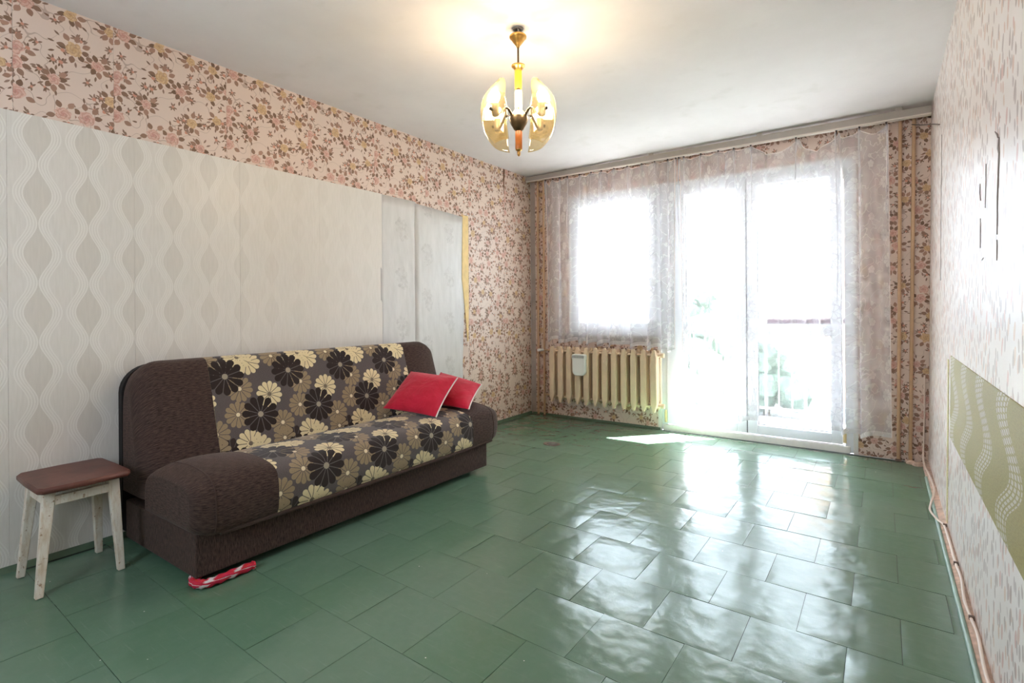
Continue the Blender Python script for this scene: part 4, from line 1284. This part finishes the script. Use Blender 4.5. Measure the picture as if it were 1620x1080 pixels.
for k, da in enumerate((-47, 47, -133, 133)):
    a = ang0 + math.radians(da)
    ca, sa = math.cos(a), math.sin(a)
    P3 = lambda r, t, z: (CX + r * ca - t * sa, CY + r * sa + t * ca, z)
    # flat strip arm with an S bend
    pr = [(0.040, 2.052), (0.052, 2.068), (0.066, 2.083), (0.082, 2.089), (0.098, 2.082), (0.110, 2.066), (0.122, 2.046), (0.136, 2.034), (0.150, 2.032)]
    b = MB()
    hw = 0.0075
    b.grid([[P3(r, -hw, z + 0.002) for r, z in pr], [P3(r, hw, z + 0.002) for r, z in pr], [P3(r, hw, z - 0.002) for r, z in pr], [P3(r, -hw, z - 0.002) for r, z in pr]], close_u=True)
    b.ngon([P3(0.15, -hw, 2.034), P3(0.15, hw, 2.034), P3(0.15, hw, 2.030), P3(0.15, -hw, 2.030)])
    arm = adopt(b.build('arm', M['bronze'], smooth=True), ch)
    bc = P3(0.150, 0, 0)
    b = MB(); b.lathe([(0.010, 2.026), (0.017, 2.030), (0.019, 2.042), (0.018, 2.085), (0.015, 2.090), (0.012, 2.090)], bc, 16)
    adopt(b.build('socket', M['socket'], smooth=True), ch)
    b = MB(); b.tube([P3(0.166, 0, 2.056), P3(0.172, 0, 2.056), P3(0.184, 0, 2.058)], [0.005, 0.009, 0.008], 10)
    adopt(b.build('shade_screw', M['black'], smooth=True), ch)
    b = MB(); b.lathe([(0.010, 2.088), (0.012, 2.096), (0.020, 2.112), (0.0225, 2.126), (0.020, 2.139), (0.011, 2.149), (0.001, 2.152)], bc, 18)
    adopt(b.build('bulb', M['bulb'], smooth=True), ch)
    # curved glass pane
    rows = []; uvs = []
    n = 20
    for i in range(n + 1):
        s = -1 + 2 * i / n
        z = 2.068 + 0.150 * s
        r = 0.121 + 0.058 * (1 - abs(s) ** 2.2)
        hw_ = 0.088 - (0.038 if s < 0 else 0.074) * abs(s) ** (2.6 if s < 0 else 3.2)
        rows.append([P3(r - 0.010 * (q / 4 - 1) ** 2, hw_ * (q / 4 - 1), z) for q in range(9)])
        uvs.append([(0.06 + hw_ * (q / 4 - 1), 0.30 * i / n) for q in range(9)])
    b = MB(); b.grid(rows, uvs)
    o = adopt(b.build('glass_shade', M['amber_glass'], smooth=True), ch)
    so = o.modifiers.new('thickness', 'SOLIDIFY'); so.thickness = 0.004; so.offset = 0

# ------------------------------------------------------------------ small floor things
dr = tag(empty('floor_plate', (-2.225, 3.71, 0)), 'small oval metal plate set into the floor near the radiator', 'floor plate')
def oval(rx, ry, z0, z1, n=24):
    b = MB()
    ring = [(rx * math.cos(2 * PI * k / n), ry * math.sin(2 * PI * k / n)) for k in range(n)]
    R1 = [[(-2.225 + x, 3.71 + y, z0) for x, y in ring], [(-2.225 + x, 3.71 + y, z1) for x, y in ring]]
    b.grid(R1, close_v=True); b.ngon(R1[0][::-1]); b.ngon(R1[1])
    return b
adopt(oval(0.072, 0.060, -0.001, 0.003).build('rim', M['rust']), dr)
adopt(oval(0.045, 0.034, 0.003, 0.006).build('cover', M['steel']), dr)

def spline(pts, n=8):
    out = []
    P_ = [Vector(q) for q in pts]
    for i in range(len(P_) - 1):
        p0, p1, p2, p3 = P_[max(0, i - 1)], P_[i], P_[i + 1], P_[min(len(P_) - 1, i + 2)]
        for k in range(n):
            t = k / n
            out.append(0.5 * ((2 * p1) + (p2 - p0) * t + (2 * p0 - 5 * p1 + 4 * p2 - p3) * t * t + (-p0 + 3 * p1 - 3 * p2 + p3) * t ** 3))
    out.append(P_[-1]); return out
cp = [(0.238, 4.698, 0.62), (0.236, 4.696, 0.35), (0.230, 4.690, 0.16), (0.224, 4.62, 0.05), (0.226, 4.50, 0.022), (0.236, 4.306, 0.027), (0.240, 3.95, 0.028), (0.212, 3.72, 0.014), (0.202, 3.60, 0.008), (0.222, 3.45, 0.014),
      (0.240, 3.33, 0.028), (0.243, 3.08, 0.029), (0.243, 2.86, 0.029), (0.247, 2.713, 0.03), (0.238, 2.53, 0.028), (0.242, 2.39, 0.029), (0.247, 2.27, 0.03), (0.240, 2.05, 0.028), (0.244, 1.7, 0.03), (0.241, 1.2, 0.03), (0.243, 0.6, 0.03), (0.242, -0.4, 0.03)]
b = MB(); b.tube(spline(cp), 0.0052, 8)
cab = tag(empty('cable', (0.24, 2.2, 0.02)), 'cream cable lying along the foot of the right wall', 'cable')
adopt(b.build('sheath', M['cable'], smooth=True), cab)
for y in (2.86, 2.39, 3.33):
    adopt(MB().box(0.236, 0.252, y - 0.006, y + 0.006, 0.024, 0.037).build('clip', M['rust']), cab)
